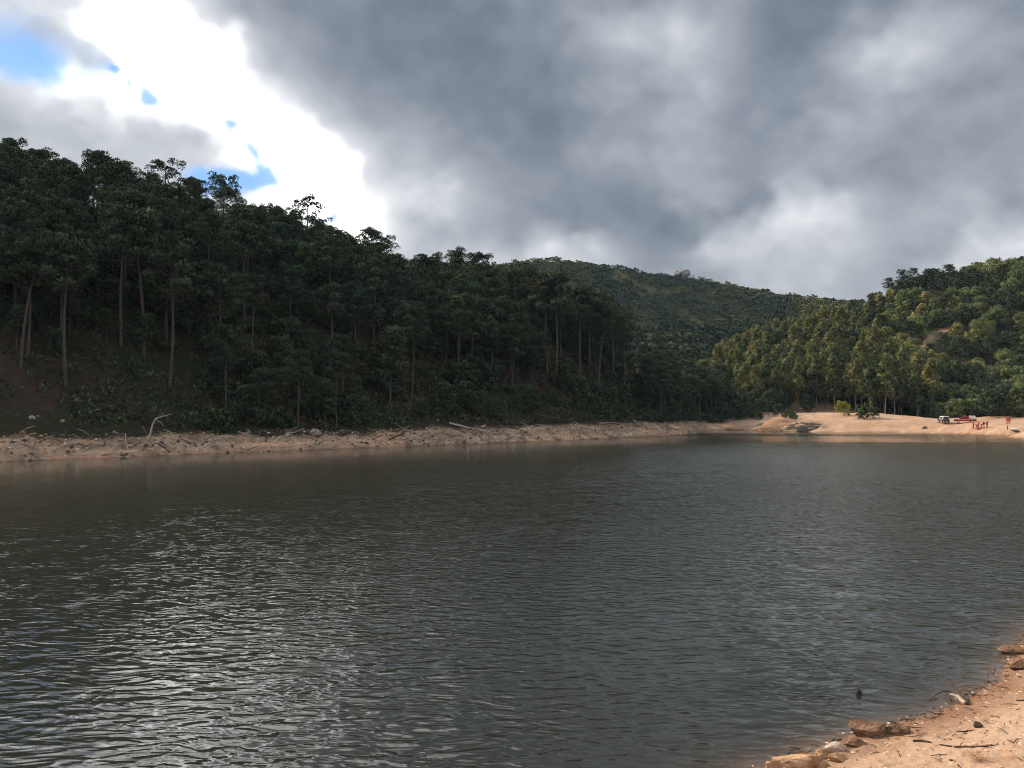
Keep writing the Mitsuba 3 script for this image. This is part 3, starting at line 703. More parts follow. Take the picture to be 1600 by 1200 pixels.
def broad_ok(x, y):
    d = shore_distance(x, y)
    px, py = pixel(x, y, ground_z(x, y))
    euc = (px > 1120) & (px < 1450 - (y - 300) * .95) & (y < 420)
    track = (px > 1440) & (px < 1492) & (py > 514) & (py < 562)
    return (d > 56) & ~euc & ~track & (px > 985) & ((px > 1085) | (y > 300)) & (px < 1700) & (y > 270) & (y < 470)


EP = scatter(7000, 55, 230, 280, 425, 4.6, euc_ok, 8)
EP = EP[np.argsort(EP[:, 1])]
EZ = ground_z(EP[:, 0], EP[:, 1])
for i, (p, z) in enumerate(zip(EP, EZ)):
    kind, s = EUCS[prng.integers(4)], prng.uniform(.72, 1.05)
    while s > .4 and not under(EUC_LINE, p[0], p[1], z, s * 20):
        s -= .06
    if s <= .4:
        continue
    if i < 300:
        k = plant('eucalyptus_tree', kind, p[0], p[1], s, prng.random() * 360, z)
        front = p[1] < 318
        tag(k, 'slender eucalyptus in the front rows of the plantation behind the sandy beach' if front else 'slender eucalyptus with an olive crown rising behind the front rows of the plantation', 'eucalyptus', 'eucalyptus trees in the front rows' if front else 'eucalyptus trees behind the front rows')
    else:
        scene[f'eucalyptus_forest__{i:03d}'] = scene.pop(plant('eucalyptus_spare', kind, p[0], p[1], s, prng.random() * 360, z))
if len(EP) > 300:
    tag('eucalyptus_forest', 'further eucalyptus trees behind the first rows of the plantation', 'forest', kind='stuff')
BP = scatter(15000, 36, 360, 265, 470, 4.5, broad_ok, 9)
BP = BP[np.argsort(BP[:, 1])]
BZ = ground_z(BP[:, 0], BP[:, 1])
bpx, bpy = pixel(BP[:, 0], BP[:, 1], BZ)
nb = npn = 0
for i, (p, z) in enumerate(zip(BP, BZ)):
    crest = 1300 < bpx[i] < 1510 and bpy[i] < 470
    room = next((q for q in (1.0, .85, .7, .55) if under(SKYLINE_R, p[0], p[1], z, 11 * q)), 0)
    if not room:
        continue
    if prng.random() < (.6 if crest else .22) and npn < 250:
        k = plant('hill_pine', PINES[prng.integers(7)], p[0], p[1], prng.uniform(.5, .72) * room, prng.random() * 360, z)
        tag(k, 'pine standing among the rounded broadleaf trees of the right hillside', 'pine', 'pines on the right hillside')
        npn += 1
        continue
    if crest:
        kind, s = ('tree_dark_kind' if prng.random() < .6 else BROADS[3]), prng.uniform(.6, .95) * room
    else:
        kind, s = BROADS[prng.integers(5)], prng.uniform(.5, .98) * room
    if nb < 300:
        k = plant('broadleaf_tree', kind, p[0], p[1], s, prng.random() * 360, z)
        zone = ('rounded broadleaf tree on the steep crest of the right hill', 'broadleaf trees on the crest of the right hill') if bpy[i] < 470 else ('rounded broadleaf tree halfway up the right hillside', 'broadleaf trees halfway up the right hillside') if bpy[i] < 580 else ('rounded broadleaf tree at the foot of the right hillside', 'broadleaf trees at the foot of the right hillside')
        tag(k, zone[0], 'tree', zone[1])
        nb += 1
    else:
        scene[f'hillside_wood__{i:03d}'] = scene.pop(plant('broadleaf_spare', kind, p[0], p[1], s, prng.random() * 360, z))
nb >= 300 and tag('hillside_wood', 'further broadleaf trees up to the ridge of the right hill', 'forest', kind='stuff')

# dark round trees along the foot of the woods
FOOT = [(1040, 648, .9), (1062, 640, 1.1), (1090, 646, 1.05), (1118, 645, .9), (1150, 643, .75), (1172, 645, .7), (1200, 646, .6), (1225, 642, .75), (1260, 644, .6), (1380, 645, .6), (1405, 643, .7), (1430, 644, .75), (1450, 646, .7), (1480, 646, .8), (1500, 648, .6), (1550, 652, .8), (1570, 651, .9), (1595, 653, .9), (690, 652, .62), (745, 648, .45), (775, 656, .4), (1015, 640, .6), (655, 655, .35)]
fp = hit([f[0] for f in FOOT], [f[1] for f in FOOT])
for (px, py, s), p in zip(FOOT, fp):
    k = plant('dark_tree', 'tree_dark_kind', p[0], p[1], s)
    zone = ('dark dense round tree at the foot of the pines just above the left bank', 'dark round trees above the left bank') if px < 1030 else ('dark dense round tree where the left shore bends round to the beach', 'dark round trees at the bend of the shore') if px < 1160 else ('dark round tree along the back of the sandy beach left of the vehicles', 'dark round trees behind the beach') if px < 1460 else ('dark round tree right behind the parked vehicles and the people', 'dark round trees behind the vehicles')
    tag(k, zone[0], 'tree', zone[1])
SHR = [(1143, 640, 'shrub_yellow_kind', .75, 'small yellow green bush where the left shore meets the beach'), (1318, 650, 'shrub_yellow_kind', .95, 'left of two olive bushes at the top edge of the sandy bank'),
       (1352, 655, 'shrub_dark_kind', 1.25, 'right of two bushes hanging over the top edge of the sandy bank'), (1525, 648, 'shrub_yellow_kind', 1.1, 'yellow green bush behind the red pickup'), (1470, 647, 'shrub_dark_kind', 1.1, 'dark bush behind the two parked vehicles, left one')]
sp = hit([f[0] for f in SHR], [f[1] for f in SHR])
for (px, py, kind, s, lab), p in zip(SHR, sp):
    tag(plant('bush', kind, p[0], p[1], s), lab, 'bush')

# the far hill: thousands of crowns that read as one wooded mass
frng = np.random.default_rng(41)


def far_ok(x, y):
    return in_view(x, y) & (x < .62 * y)


FP = scatter(85000, -200, 520, 350, 960, 4.8, lambda x, y: in_view(x, y) & (np.abs(x / y - .16) < .33) & ((y > 500) | ((x / y > .10) & (x / y < .25) & (y > 330))), 42)
FZ = ground_z(FP[:, 0], FP[:, 1])
v_, f_, n_, c_ = [], [], [], []
kinds = []
for k in range(6):
    rnd = np.random.default_rng(500 + k)
    cc = rnd.normal(size=(7, 3)) * np.array([1.5, 1.5, .9]) + np.array([0, 0, 2.2 + .5 * k])
    kinds.append(clump_faces(cc, np.full(7, 1.3), 7, 1.8, (1, 1, 1), rnd, width=.42))
keep = (n2(FP[:, 0], FP[:, 1], 38, 46, 4) < .60) | (frng.random(len(FP)) < .5) | (FP[:, 1] < 640)
FP, FZ = FP[keep], FZ[keep]
nf = n2(FP[:, 0], FP[:, 1], 60, 44, 3); nf2 = n2(FP[:, 0], FP[:, 1], 17, 45, 2)
at0 = 0
for (x, y), z, q, q2 in zip(FP, FZ, nf, nf2):
    v, f, n, c = kinds[frng.integers(6)]
    s = (.34 + .75 * frng.random() ** 2.2) * (.7 + .7 * q2) * (1.5 if y < 640 else 1.0)
    a = frng.random() * 6.28
    rot = np.array([[math.cos(a), -math.sin(a), 0], [math.sin(a), math.cos(a), 0], [0, 0, 1]])
    v_.append((v * s * np.array([1.15, 1.15, .72])) @ rot.T + np.array([x, y, z])); n_.append(n @ rot.T); f_.append(f + at0); at0 += len(v)
    lit_leaf = max(step(.5, .62, q), step(110, 60, x) * step(820, 880, y))  # sunlight painted into the crown colour: yellow patches and the left crest
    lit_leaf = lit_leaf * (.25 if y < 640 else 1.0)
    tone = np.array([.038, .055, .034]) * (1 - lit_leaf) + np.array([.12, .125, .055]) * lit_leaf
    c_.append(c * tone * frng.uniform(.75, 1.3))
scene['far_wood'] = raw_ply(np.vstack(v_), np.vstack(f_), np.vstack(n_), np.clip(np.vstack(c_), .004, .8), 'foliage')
tag('far_wood', 'trees covering the distant hill in the middle', 'forest', kind='stuff')

# a dark lower storey of saplings and bushes between the trunks
QP = scatter(14000, -140, 95, 88, 300, 2.9, lambda x, y: left_ok(x, y) | ((shore_distance(x, y) > 11) & in_view(x, y) & (x < 90) & (x > -20) & (y < 320) & (n2(x, y, 10, 58) > .47)), 57)
QZ = ground_z(QP[:, 0], QP[:, 1])
for i, (p, z) in enumerate(zip(QP, QZ)):
    kind = ('pine_young_kind', 'shrub_dark_kind', 'shrub_dark_kind', 'tree_dark_kind')[frng.integers(4)]
    s = frng.uniform(.35, .6) if kind == 'tree_dark_kind' else frng.uniform(.5, .95)
    scene[f'understorey__{i:03d}'] = scene.pop(plant('understorey_spare', kind, p[0], p[1], s, frng.random() * 360, z))
tag('understorey', 'dark saplings and bushes filling the shade between the pine trunks', 'undergrowth', kind='stuff')

# undergrowth on the left slope and round the foot of the woods
def under_ok(x, y):
    d = shore_distance(x, y)
    return (d > 9.5 + (n2(x, y, 6, 51) - .5) * 7) & in_view(x, y) & (x < 60) & (d < 75) & (n2(x, y, 9, 52) > .38)


UP = scatter(60000, -120, 62, 88, 250, 1.05, under_ok, 53)
UZ = ground_z(UP[:, 0], UP[:, 1])
rnd = np.random.default_rng(54)
ur = rnd.uniform(.35, .95, len(UP))
tone = np.where(n2(UP[:, 0], UP[:, 1], 14, 55)[:, None] > .53, np.array([.075, .060, .042]), np.array([.048, .062, .032]))
parts_ = [clump_faces(np.array([[x, y, z + .2]]), np.array([r]), 24, .5, t * rnd.uniform(.6, 1.8), rnd, flat=.75, width=.2) for (x, y), z, r, t in zip(UP, UZ, ur, tone)]
at0 = 0; ff = []
for v, f, n, c in parts_:
    ff.append(f + at0); at0 += len(v)
scene['undergrowth'] = raw_ply(np.vstack([p[0] for p in parts_]), np.vstack(ff), np.vstack([p[2] for p in parts_]), np.vstack([p[3] for p in parts_]), 'foliage')
tag('undergrowth', 'low dark scrub and bracken covering the slope above the left bank', 'undergrowth', kind='stuff')


# ------------------------------------------------------------------ dead wood and stones
def rough_stone(size, seed, sub=2, rough=.22):
    m = trimesh.creation.icosphere(subdivisions=sub)
    v = np.array(m.vertices)
    k = 1 + (meshkit.fbm(v * 1.4 + seed * 3.7, 3, seed) - .5) * 2 * rough * 1.6
    cut = np.random.default_rng(seed)
    v = v * k[:, None]
    for _ in range(9 if sub > 2 and rough > .2 else 5):   # broken flat faces
        nrm = cut.normal(size=3); nrm /= np.linalg.norm(nrm)
        h = v @ nrm; lim = cut.uniform(.5, .85)
        v = v - np.maximum(h - lim, 0)[:, None] * nrm * .85
    if sub > 2:
        v = v * (1 + (meshkit.fbm(v * 4 + seed, 4, seed + 7) - .5) * rough * .9)[:, None]
    m.vertices = v * np.asarray(size) / 2
    return m


def log_between(a, b, r0, r1, wood, label, cat='log', lift=.0, sag=0.0, name='fallen_log', group=None, branch=0):
    p = hit([a[0], b[0]], [a[1], b[1]])
    p0, p1 = p[0] + [0, 0, r0 * .5 + lift], p[1] + [0, 0, r1 + lift]
    r = np.random.default_rng(abs(hash((a, b))) % 1000 if False else int(a[0] * 7 + b[1]))
    t = np.linspace(0, 1, 8)[:, None]
    r0, r1 = r0 * 1.3, r1 * 1.3
    path = p0 * (1 - t) + p1 * t + r.normal(size=(8, 3)) * .06
    path[:, 2] = np.maximum(path[:, 2], ground_z(path[:, 0], path[:, 1]) + r0 * .4)
    m = [tube(path, (r0 + (r1 - r0) * t[:, 0]) * (1 + r.normal(size=8) * .08), 7)]
    k = thing(name, label, cat, group)
    part(k, 'stem', m[0], wood, 40)
    for i in range(branch):
        q = path[2 + (i * 2) % 5]
        e = q + np.array([r.normal() * .8, r.normal() * .8, .4 + r.random() * .9])
        part(k, 'branch', limb(q, e, .1, r0 * .4, .012, r, 4, 5), wood, 40)
    return k


LOGS = [((310, 708), (353, 682), .10, .06, 'dead_wood', 'straight pale log lying up the bank right of the bleached dead tree', 0),
        ((372, 676), (412, 692), .09, .05, 'dead_wood', 'thin grey log slanting down the bank left of the round boulder', 1), ((427, 693), (453, 678), .09, .06, 'dead_wood', 'short pale log just left of the round boulder', 0),
        ((492, 697), (528, 660), .06, .04, 'dark_wood', 'long thin pole leaning up the bank right of the round boulder', 1), ((507, 681), (526, 693), .06, .04, 'dead_wood', 'short stick crossing the pole right of the round boulder', 0),
        ((552, 670), (580, 680), .10, .06, 'dark_wood', 'dark branchy log on the middle of the left bank', 3), ((702, 664), (778, 679), .15, .08, 'dead_wood', 'long thick pale log lying along the top of the bank', 2),
        ((708, 671), (756, 690), .17, .07, 'dark_wood', 'thick dark log sliding into the water below the long pale log', 2), ((798, 668), (824, 677), .10, .06, 'dark_wood', 'dark log on the bank right of the long pale log', 1),
        ((893, 659), (925, 681), .10, .06, 'dead_wood', 'slim log lying straight down the bank before the bare trunks', 0), ((990, 658), (1012, 674), .16, .10, 'dead_wood', 'white barkless log near the right end of the left bank', 0),
        ((872, 665), (898, 676), .09, .05, 'dark_wood', 'dark stick beside the slim log before the bare trunks', 1), ((935, 662), (968, 662), .10, .06, 'dead_wood', 'pale log lying level at the top of the bank before the bare trunks', 0),
        ((1025, 664), (1062, 673), .10, .06, 'dark_wood', 'dark log on the sand at the right end of the left bank', 1), ((140, 646), (156, 640), .07, .05, 'dead_wood', 'short pale stick on the slope above the left bank', 0),
        ((607, 690), (640, 676), .09, .05, 'dark_wood', 'dark stick lying on the orange earth in the middle of the bank', 2), ((20, 690), (52, 700), .08, .05, 'dead_wood', 'grey stick among the rubble at the far left of the bank', 1), ((552, 652), (560, 660), .08, .05, 'dead_wood', 'pale broken stub on the slope above the dark branchy log', 0)]
for a, b, r0, r1, w, lab, nb_ in LOGS:
    log_between(a, b, r0, r1, w, lab, branch=nb_)
# the bleached dead tree, bent over at its top
q = hit([218, 200], [711, 709])
dpt = q[0][1] + 1.0
path = np.array([at(px, py, dpt + k * .25) for k, (px, py) in enumerate(((215, 712), (226, 694), (235, 678), (238, 664), (243, 654), (256, 650), (269, 647)))])
k = thing('dead_tree', 'bleached dead tree rising from the water edge and bending over to the right', 'dead tree')
part(k, 'trunk', tube(path, [.17, .15, .13, .10, .08, .06, .03], 8), 'dead_wood', 40)
r_ = np.random.default_rng(3)
part(k, 'branch', limb(path[2], at(216, 711, dpt - .4), -.1, .08, .05, r_), 'dead_wood', 40)
part(k, 'branch', limb(path[1], at(200, 706, dpt - .5), -.05, .09, .05, r_), 'dead_wood', 40)
part(k, 'branch', limb(path[4], at(256, 667, dpt + .6), -.2, .05, .015, r_), 'dead_wood', 40)
part(k, 'branch', limb(path[5], at(262, 658, dpt + 1.6), -.2, .04, .012, r_), 'dead_wood', 40)
path = np.array([at(px, py, dpt - .6) for px, py in ((202, 714), (199, 700), (196, 690), (196, 677))])
solo('dead_pole', tube(path, [.13, .11, .09, .05], 7), 'dead_wood', 'short bleached pole standing left of the bent dead tree', 'pole', smooth=40)

STONES = [((492, 679), (1.75, 1.3, 1.35), 'big rounded grey boulder on the orange earth of the left bank', 'pale_rock'), ((50, 657), (.9, .7, .7), 'pale stone on the dark slope at the far left', 'pale_rock'), ((187, 653), (.45, .4, .4), 'white stone on the slope above the bleached dead tree', 'pale_rock'),
          ((323, 654), (.4, .35, .35), 'white stone above the bank right of the bleached dead tree', 'pale_rock'), ((428, 665), (.75, .5, .55), 'left of a pair of pale stones at the top of the bank', 'pale_rock'), ((446, 666), (.8, .5, .5), 'right of a pair of pale stones at the top of the bank', 'pale_rock'),
          ((448, 684), (.5, .4, .5), 'grey stone on the bank left of the round boulder', 'pale_rock'), ((684, 656), (.6, .5, .5), 'pale stone above the long thick log', 'pale_rock'), ((757, 666), (.8, .6, .5), 'pale stone on the bank right of the long thick log', 'pale_rock'),
          ((60, 651), (.4, .4, .3), 'small pale stone beside the larger one at the far left', 'pale_rock'), ((97, 660), (.8, .6, .5), 'brownish stone under the brown clearing', 'sand_rock'), ((1246, 676), (1.3, .8, .4), 'small pale rock in the water before the dark streaked rocks', 'sand_rock')]
sp = hit([s[0][0] for s in STONES], [s[0][1] + 2 for s in STONES])
for i, ((pxy, size, lab, mat), p) in enumerate(zip(STONES, sp)):
    m = rough_stone(size, 60 + i, 3 if size[0] > 1 else 2, .14); m.apply_translation(p + [0, 0, size[2] * .3])
    solo('boulder' if size[0] > 1 else 'stone', m, mat, lab, 'stone', smooth=50)
# smooth granite domes and the streaked rock at the left end of the beach
DOMES = [((1218, 669), (12, 9, 6.2), 'smooth pale sand coloured rock dome at the left end of the beach', 'sand_rock'), ((1158, 669), (12, 8, 3.0), 'low rounded rock at the corner where the two shores meet', 'sand_rock'), ((1262, 669), (15, 9, 5.6), 'dark streaked rock outcrop beside the pale dome', 'streaked_rock'), ((1226, 660), (16, 9, 8.2), 'rounded rock rising behind the pale dome', 'sand_rock')]
sp = hit([s[0][0] for s in DOMES], [s[0][1] for s in DOMES])
def dome(size, seed):
    m = trimesh.creation.icosphere(subdivisions=4)
    v = np.array(m.vertices)
    v = v * (1 + (meshkit.fbm(v * 1.1 + seed * 3.7, 4, seed) - .5) * .55 + (meshkit.fbm(v * 5 + seed, 3, seed + 1) - .5) * .10)[:, None]
    m.vertices = v * np.asarray(size) / 2
    return m


for i, ((pxy, size, lab, mat), p) in enumerate(zip(DOMES, sp)):
    m = dome(size, 80 + i); m.apply_translation([p[0], p[1] + size[1] * .1, -.2])
    solo('rock_outcrop', m, mat, lab, 'rock', smooth=True)
# crag on the far hill
m = rough_stone((18, 12, 12), 91, 3, .3); m.apply_translation(at(1067, 427, 893))
solo('crag', m, 'grey_rock', 'pale rocky crag on the skyline of the far hill', 'rock', smooth=35)
# rubble and broken twigs over the left bank
def bank_ok(x, y):
    d = shore_distance(x, y)
    return (d > .1) & (d < 7.5) & (x < 62) & (y > 60) & in_view(x, y)


RP = scatter(320000, -75, 62, 70, 275, .36, bank_ok, 61)
RZ = ground_z(RP[:, 0], RP[:, 1])
r_ = np.random.default_rng(62)
stones, sticks, clods, lumps, dark_sticks = [], [], [], [], []
proto = [rough_stone((1, .8, .6), 120 + k, 1) for k in range(5)]
small = [rough_stone((1.1, .85, .65), 130 + k, 0) for k in range(5)]
for (x, y), z in zip(RP, RZ):
    if r_.random() < .72:
        s = .14 + .5 * r_.random() ** 3; m = (proto if s > .38 else small)[r_.integers(5)]
        a = r_.random() * 6.28
        (stones, clods, lumps)[r_.integers(3)].append(((np.array(m.vertices) @ np.array([[math.cos(a), -math.sin(a), 0], [math.sin(a), math.cos(a), 0], [0, 0, 1]]).T) * s + [x, y, z + s * .1], np.array(m.faces)))
    elif r_.random() < .42:
        a, L = r_.random() * 6.28, .35 + 2.9 * r_.random() ** 3
        e = np.array([math.cos(a) * L, math.sin(a) * L, 0]); p0 = np.array([x, y, z + .05]); p1 = p0 + e
        p1[2] = float(z) + .05 + L * (.15 + .35 * r_.random())
        (sticks if r_.random() < .6 else dark_sticks).append(tube(np.array([p0, (p0 + p1) / 2 + r_.normal(size=3) * .06 * L, p1]), np.array([.030, .026, .010]) * (.8 + .5 * L), 4))
solo('bank_rubble', join(stones), 'pale_fleck', 'loose pale stones strewn over the left bank', 'rubble', kind='stuff')
solo('bank_earth', join(lumps), 'sand_rock', 'lumps of orange earth strewn over the left bank', 'rubble', kind='stuff')
solo('bank_clods', join(clods), 'dark_clod', 'dark clods and stones strewn over the left bank', 'rubble', kind='stuff')
solo('bank_branches', join(dark_sticks), 'dark_wood', 'dark rotten branches strewn over the left bank', 'branches', kind='stuff')
solo('bank_twigs', join(sticks), 'dead_wood', 'dry broken twigs strewn over the left bank', 'twigs', kind='stuff')

# ------------------------------------------------------------------ the beach in front
BEACH = [((1360, 1146), (.78, .5, .50), 'brown wet rock half in the water, largest of the near beach', 'brown_rock'), ((1398, 1146), (.6, .4, .30), 'low brown rock at the right end of the largest wet rock', 'brown_rock'), ((1306, 1172), (.34, .26, .34), 'grey angular stone at the water edge left of the wet brown rock', 'pale_rock'),
         ((1288, 1182), (.42, .3, .24), 'sandy stone left of the grey angular stone', 'sand_rock'), ((1310, 1188), (.34, .24, .18), 'low sandy stone before the grey angular stone', 'sand_rock'), ((1250, 1200), (.95, .55, .42), 'pale block at the bottom corner of the beach', 'sand_rock'), ((1336, 1164), (.44, .3, .2), 'reddish clod between the grey stone and the wet brown rock', 'brown_rock'),
         ((1212, 1203), (.4, .3, .3), 'leftmost sandy stone at the lower edge of the beach', 'sand_rock'), ((1590, 1020), (.8, .5, .3), 'brown clod of earth at the right edge where the beach meets the water', 'brown_rock'), ((1592, 1042), (.5, .4, .25), 'lower brown clod at the right edge of the beach', 'brown_rock')]
sp = hit([s[0][0] for s in BEACH], [s[0][1] for s in BEACH], 6.0, 40.0)
for i, ((pxy, size, lab, mat), p) in enumerate(zip(BEACH, sp)):
    m = rough_stone(size, 140 + i, 4, .28); m.apply_translation([p[0], p[1], max(p[2], 0) + size[2] * .05])
    solo('beach_stone', m, mat, lab, 'stone', smooth=40)
def beach_ok(x, y):
    d = shore_distance(x, y)
    return (d > -.15) & in_view(x, y) & (y > 9)


PP = scatter(32000, 2.5, 16, 9, 24, .045, beach_ok, 71)
PZ, PD = height(PP[:, 0], PP[:, 1])
r_ = np.random.default_rng(72)
peb, dark, twig = [], [], []
for (x, y), z, d in zip(PP, PZ, PD):
    u = r_.random()
    patch = meshkit.noise(np.array([x * 1.3, y * 1.3, .5]), 5)
    a = r_.random() * 6.28
    rot = np.array([[math.cos(a), -math.sin(a), 0], [math.sin(a), math.cos(a), 0], [0, 0, 1]])
    if u < .14 + .6 * patch ** 2:
        s = .018 + .075 * r_.random() ** 3; m = (proto if s > .045 else small)[r_.integers(5)]
        (peb if r_.random() < .72 else dark).append(((np.array(m.vertices) @ rot.T) * [s, s, s * .6] + [x, y, max(z, 0) + s * .08], np.array(m.faces)))
    elif u > .93 - .25 * (d < .35):
        L = .06 + .26 * r_.random() ** 2
        p0 = np.array([x, y, max(z, 0) + .006]); p1 = p0 + np.array([math.cos(a) * L, math.sin(a) * L, .01])
        p1[2] = max(p1[2], float(max(z, 0)) + .005)
        twig.append(tube(np.array([p0, (p0 + p1) / 2 + [0, 0, .008], p1]), [.006, .007, .003], 4))
solo('beach_pebbles', join(peb), 'pebble_pale', 'pale pebbles scattered over the near beach', 'pebbles', kind='stuff')
solo('beach_gravel', join(dark), 'brown_rock', 'brown pebbles scattered over the near beach', 'pebbles', kind='stuff')
solo('beach_twigs', join(twig), 'dark_wood', 'small dark twigs and needles strewn over the near beach', 'twigs', kind='stuff')
scene['pebble_pale'] = P((.55, .43, .33), .9)
def bw(pix, lift, lo=6.0, hi=40.0):
    p = hit([a for a, b in pix], [b for a, b in pix], lo, hi)
    p[:, 2] = np.maximum(p[:, 2], 0) + np.asarray(lift)
    return p
k = thing('driftwood_branch', 'dark forked driftwood branch reaching from the beach into the water', 'driftwood')
part(k, 'stem', tube(bw(((1512, 1102), (1504, 1094), (1494, 1086), (1484, 1079)), (.02, .08, .14, .2)), [.035, .03, .024, .012], 6), 'dark_wood', 40)
part(k, 'branch', tube(bw(((1498, 1094), (1488, 1088), (1474, 1086), (1462, 1090), (1452, 1096)), (.04, .08, .08, .05, .0)), [.018, .016, .013, .01, .006], 5), 'dark_wood', 40)
part(k, 'branch', tube(bw(((1508, 1101), (1496, 1096), (1484, 1093)), (.02, .09, .10)), [.035, .035, .02], 6), 'dead_wood', 40, label='pale broken side branch')
part(k, 'branch', tube(bw(((1494, 1087), (1485, 1082), (1474, 1074)), (.14, .12, .10)), [.012, .01, .005], 5), 'dark_wood', 40)
for pix, r, lab in ((((1427, 1160), (1440, 1159), (1455, 1162)), (.02, .024, .012), 'short thick dark stick on the near sand'), (((1468, 1165), (1490, 1168), (1515, 1168), (1540, 1168), (1560, 1165)), (.008, .012, .016, .012, .006), 'long thin dark stick lying across the near sand'),
                    (((1494, 1144), (1510, 1144), (1522, 1142)), (.006, .01, .006), 'thin stick below the dark clod on the near sand'), (((1418, 1136), (1428, 1138), (1440, 1139)), (.007, .01, .005), 'small stick right of the wet brown rock'),
                    (((1410, 1152), (1430, 1152), (1448, 1147)), (.004, .006, .004), 'very thin curved stick above the short thick one'), (((1574, 1158), (1584, 1162), (1590, 1155)), (.006, .01, .005), 'forked twig near the right edge of the sand'), (((1588, 1096), (1596, 1096), (1604, 1094)), (.012, .014, .01), 'dark stick at the right edge of the sand')):
    solo('stick', tube(bw(pix, .012), r, 6), 'dark_wood', lab, 'stick', smooth=40)
m = rough_stone((.16, .13, .13), 171, 3, .3); m.apply_translation(bw(((1528, 1136),), .03)[0])
solo('beach_clod', m, 'dark_wood', 'dark lump alone in the middle of the near sand', 'clod', smooth=40)
k = thing('dry_tuft', 'pinkish tuft of dry grass stems at the bottom of the beach', 'dry plant')
r_ = np.random.default_rng(9); c0 = bw(((1532, 1188),), 0)[0]
st = []
for i in range(140):
    a, L = r_.random() * 6.28, .10 + .16 * r_.random()
    b = c0 + np.array([r_.normal() * .06, r_.normal() * .06, 0]); e = b + np.array([math.cos(a) * L * .8, math.sin(a) * L * .8, L * .5])
    st.append(tube(np.array([b, (b + e) / 2 + [0, 0, .02], e]), [.0022, .002, .001], 3))
part(k, 'stems', join(st), 'dry_stem')
scene['dry_stem'] = P((.50, .35, .26), .8)
p = np.append(on_water(1342, 1085), 0)
solo('stake', tube(np.array([p + [0, 0, -.6], p + [0, 0, .03], p + [-.008, 0, .075], p + [-.02, 0, .10]]), [.055, .055, .045, .02], 9), 'tyre_rubber', 'small black stake end poking out of the water before the beach', 'stake', smooth=60)

# ------------------------------------------------------------------ vehicles
def extrude(poly_, w):
    m = trimesh.creation.extrude_polygon(poly_, w, engine='earcut')      # x, z of the side view -> world x, z; width along y
    v = np.array(m.vertices)
    return v[:, [0, 2, 1]] * [1, 1, 1] - [0, w / 2, 0], np.array(m.faces)[:, ::-1]


def tumble(v, belt, k):
    v = v.copy(); v[:, 1] *= 1 - np.maximum(v[:, 2] - belt, 0) * k
    return v


def place(mesh, pos, rot):
    v, f = mesh
    c, s = math.cos(rot), math.sin(rot)
    return v @ np.array([[c, -s, 0], [s, c, 0], [0, 0, 1]]).T + pos, f


def box(x0, x1, y0, y1, z0, z1):
    m = trimesh.creation.box((x1 - x0, y1 - y0, z1 - z0)); m.apply_translation(((x0 + x1) / 2, (y0 + y1) / 2, (z0 + z1) / 2))
    return np.array(m.vertices), np.array(m.faces)


def wheel(k, x, y, r, pos, rot, w=.24):
    c = trimesh.creation.revolve(np.array([(r * .58, -w / 2), (r * .93, -w / 2), (r, -w * .3), (r, w * .3), (r * .93, w / 2), (r * .58, w / 2)]), sections=24)
    v = np.array(c.vertices)[:, [0, 2, 1]] + [x, y, r]
    root = part(k, 'wheel', place((v, np.array(c.faces)[:, ::-1]), pos, rot), 'tyre_rubber', 40)
    d = trimesh.creation.cylinder(r * .6, w * .8, sections=20)
    v = np.array(d.vertices)[:, [0, 2, 1]] + [x, y, r]
    part(root, 'rim', place((v, np.array(d.faces)[:, ::-1]), pos, rot), 'rim_metal', 40)


def car(name, label, body, cabin, windows, wheels, pos, rot, paint, cabin_paint, w=1.78, belt=1.05, extra=()):
    k = thing(name, label, 'vehicle')
    shape = sg.Polygon(body).buffer(.04).buffer(-.04)
    for x, r in wheels:
        shape = shape.difference(sg.Point(x, r).buffer(r * 1.14))
    v, f = extrude(shape, w)
    part(k, 'body', place((v, f), pos, rot), paint, 30)
    v, f = extrude(sg.Polygon(cabin).buffer(.05).buffer(-.05), w - .06)
    part(k, 'cabin', place((tumble(v, belt, .22), f), pos, rot), cabin_paint, 30)
    for poly_ in windows:
        for s in (-1, 1):
            v, f = extrude(sg.Polygon(poly_), .03)
            v = v + [0, s * (w / 2 - .03 - .008), 0]
            part(k, 'window', place((tumble(v, belt, .22), f), pos, rot), 'window_glass')
    for x, r in wheels:
        for s in (-1, 1):
            wheel(k, x, s * (w / 2 - .12), r, pos, rot)
    for nm, mesh, mat in extra:
        part(k, nm, place(mesh, pos, rot), mat)
    return k


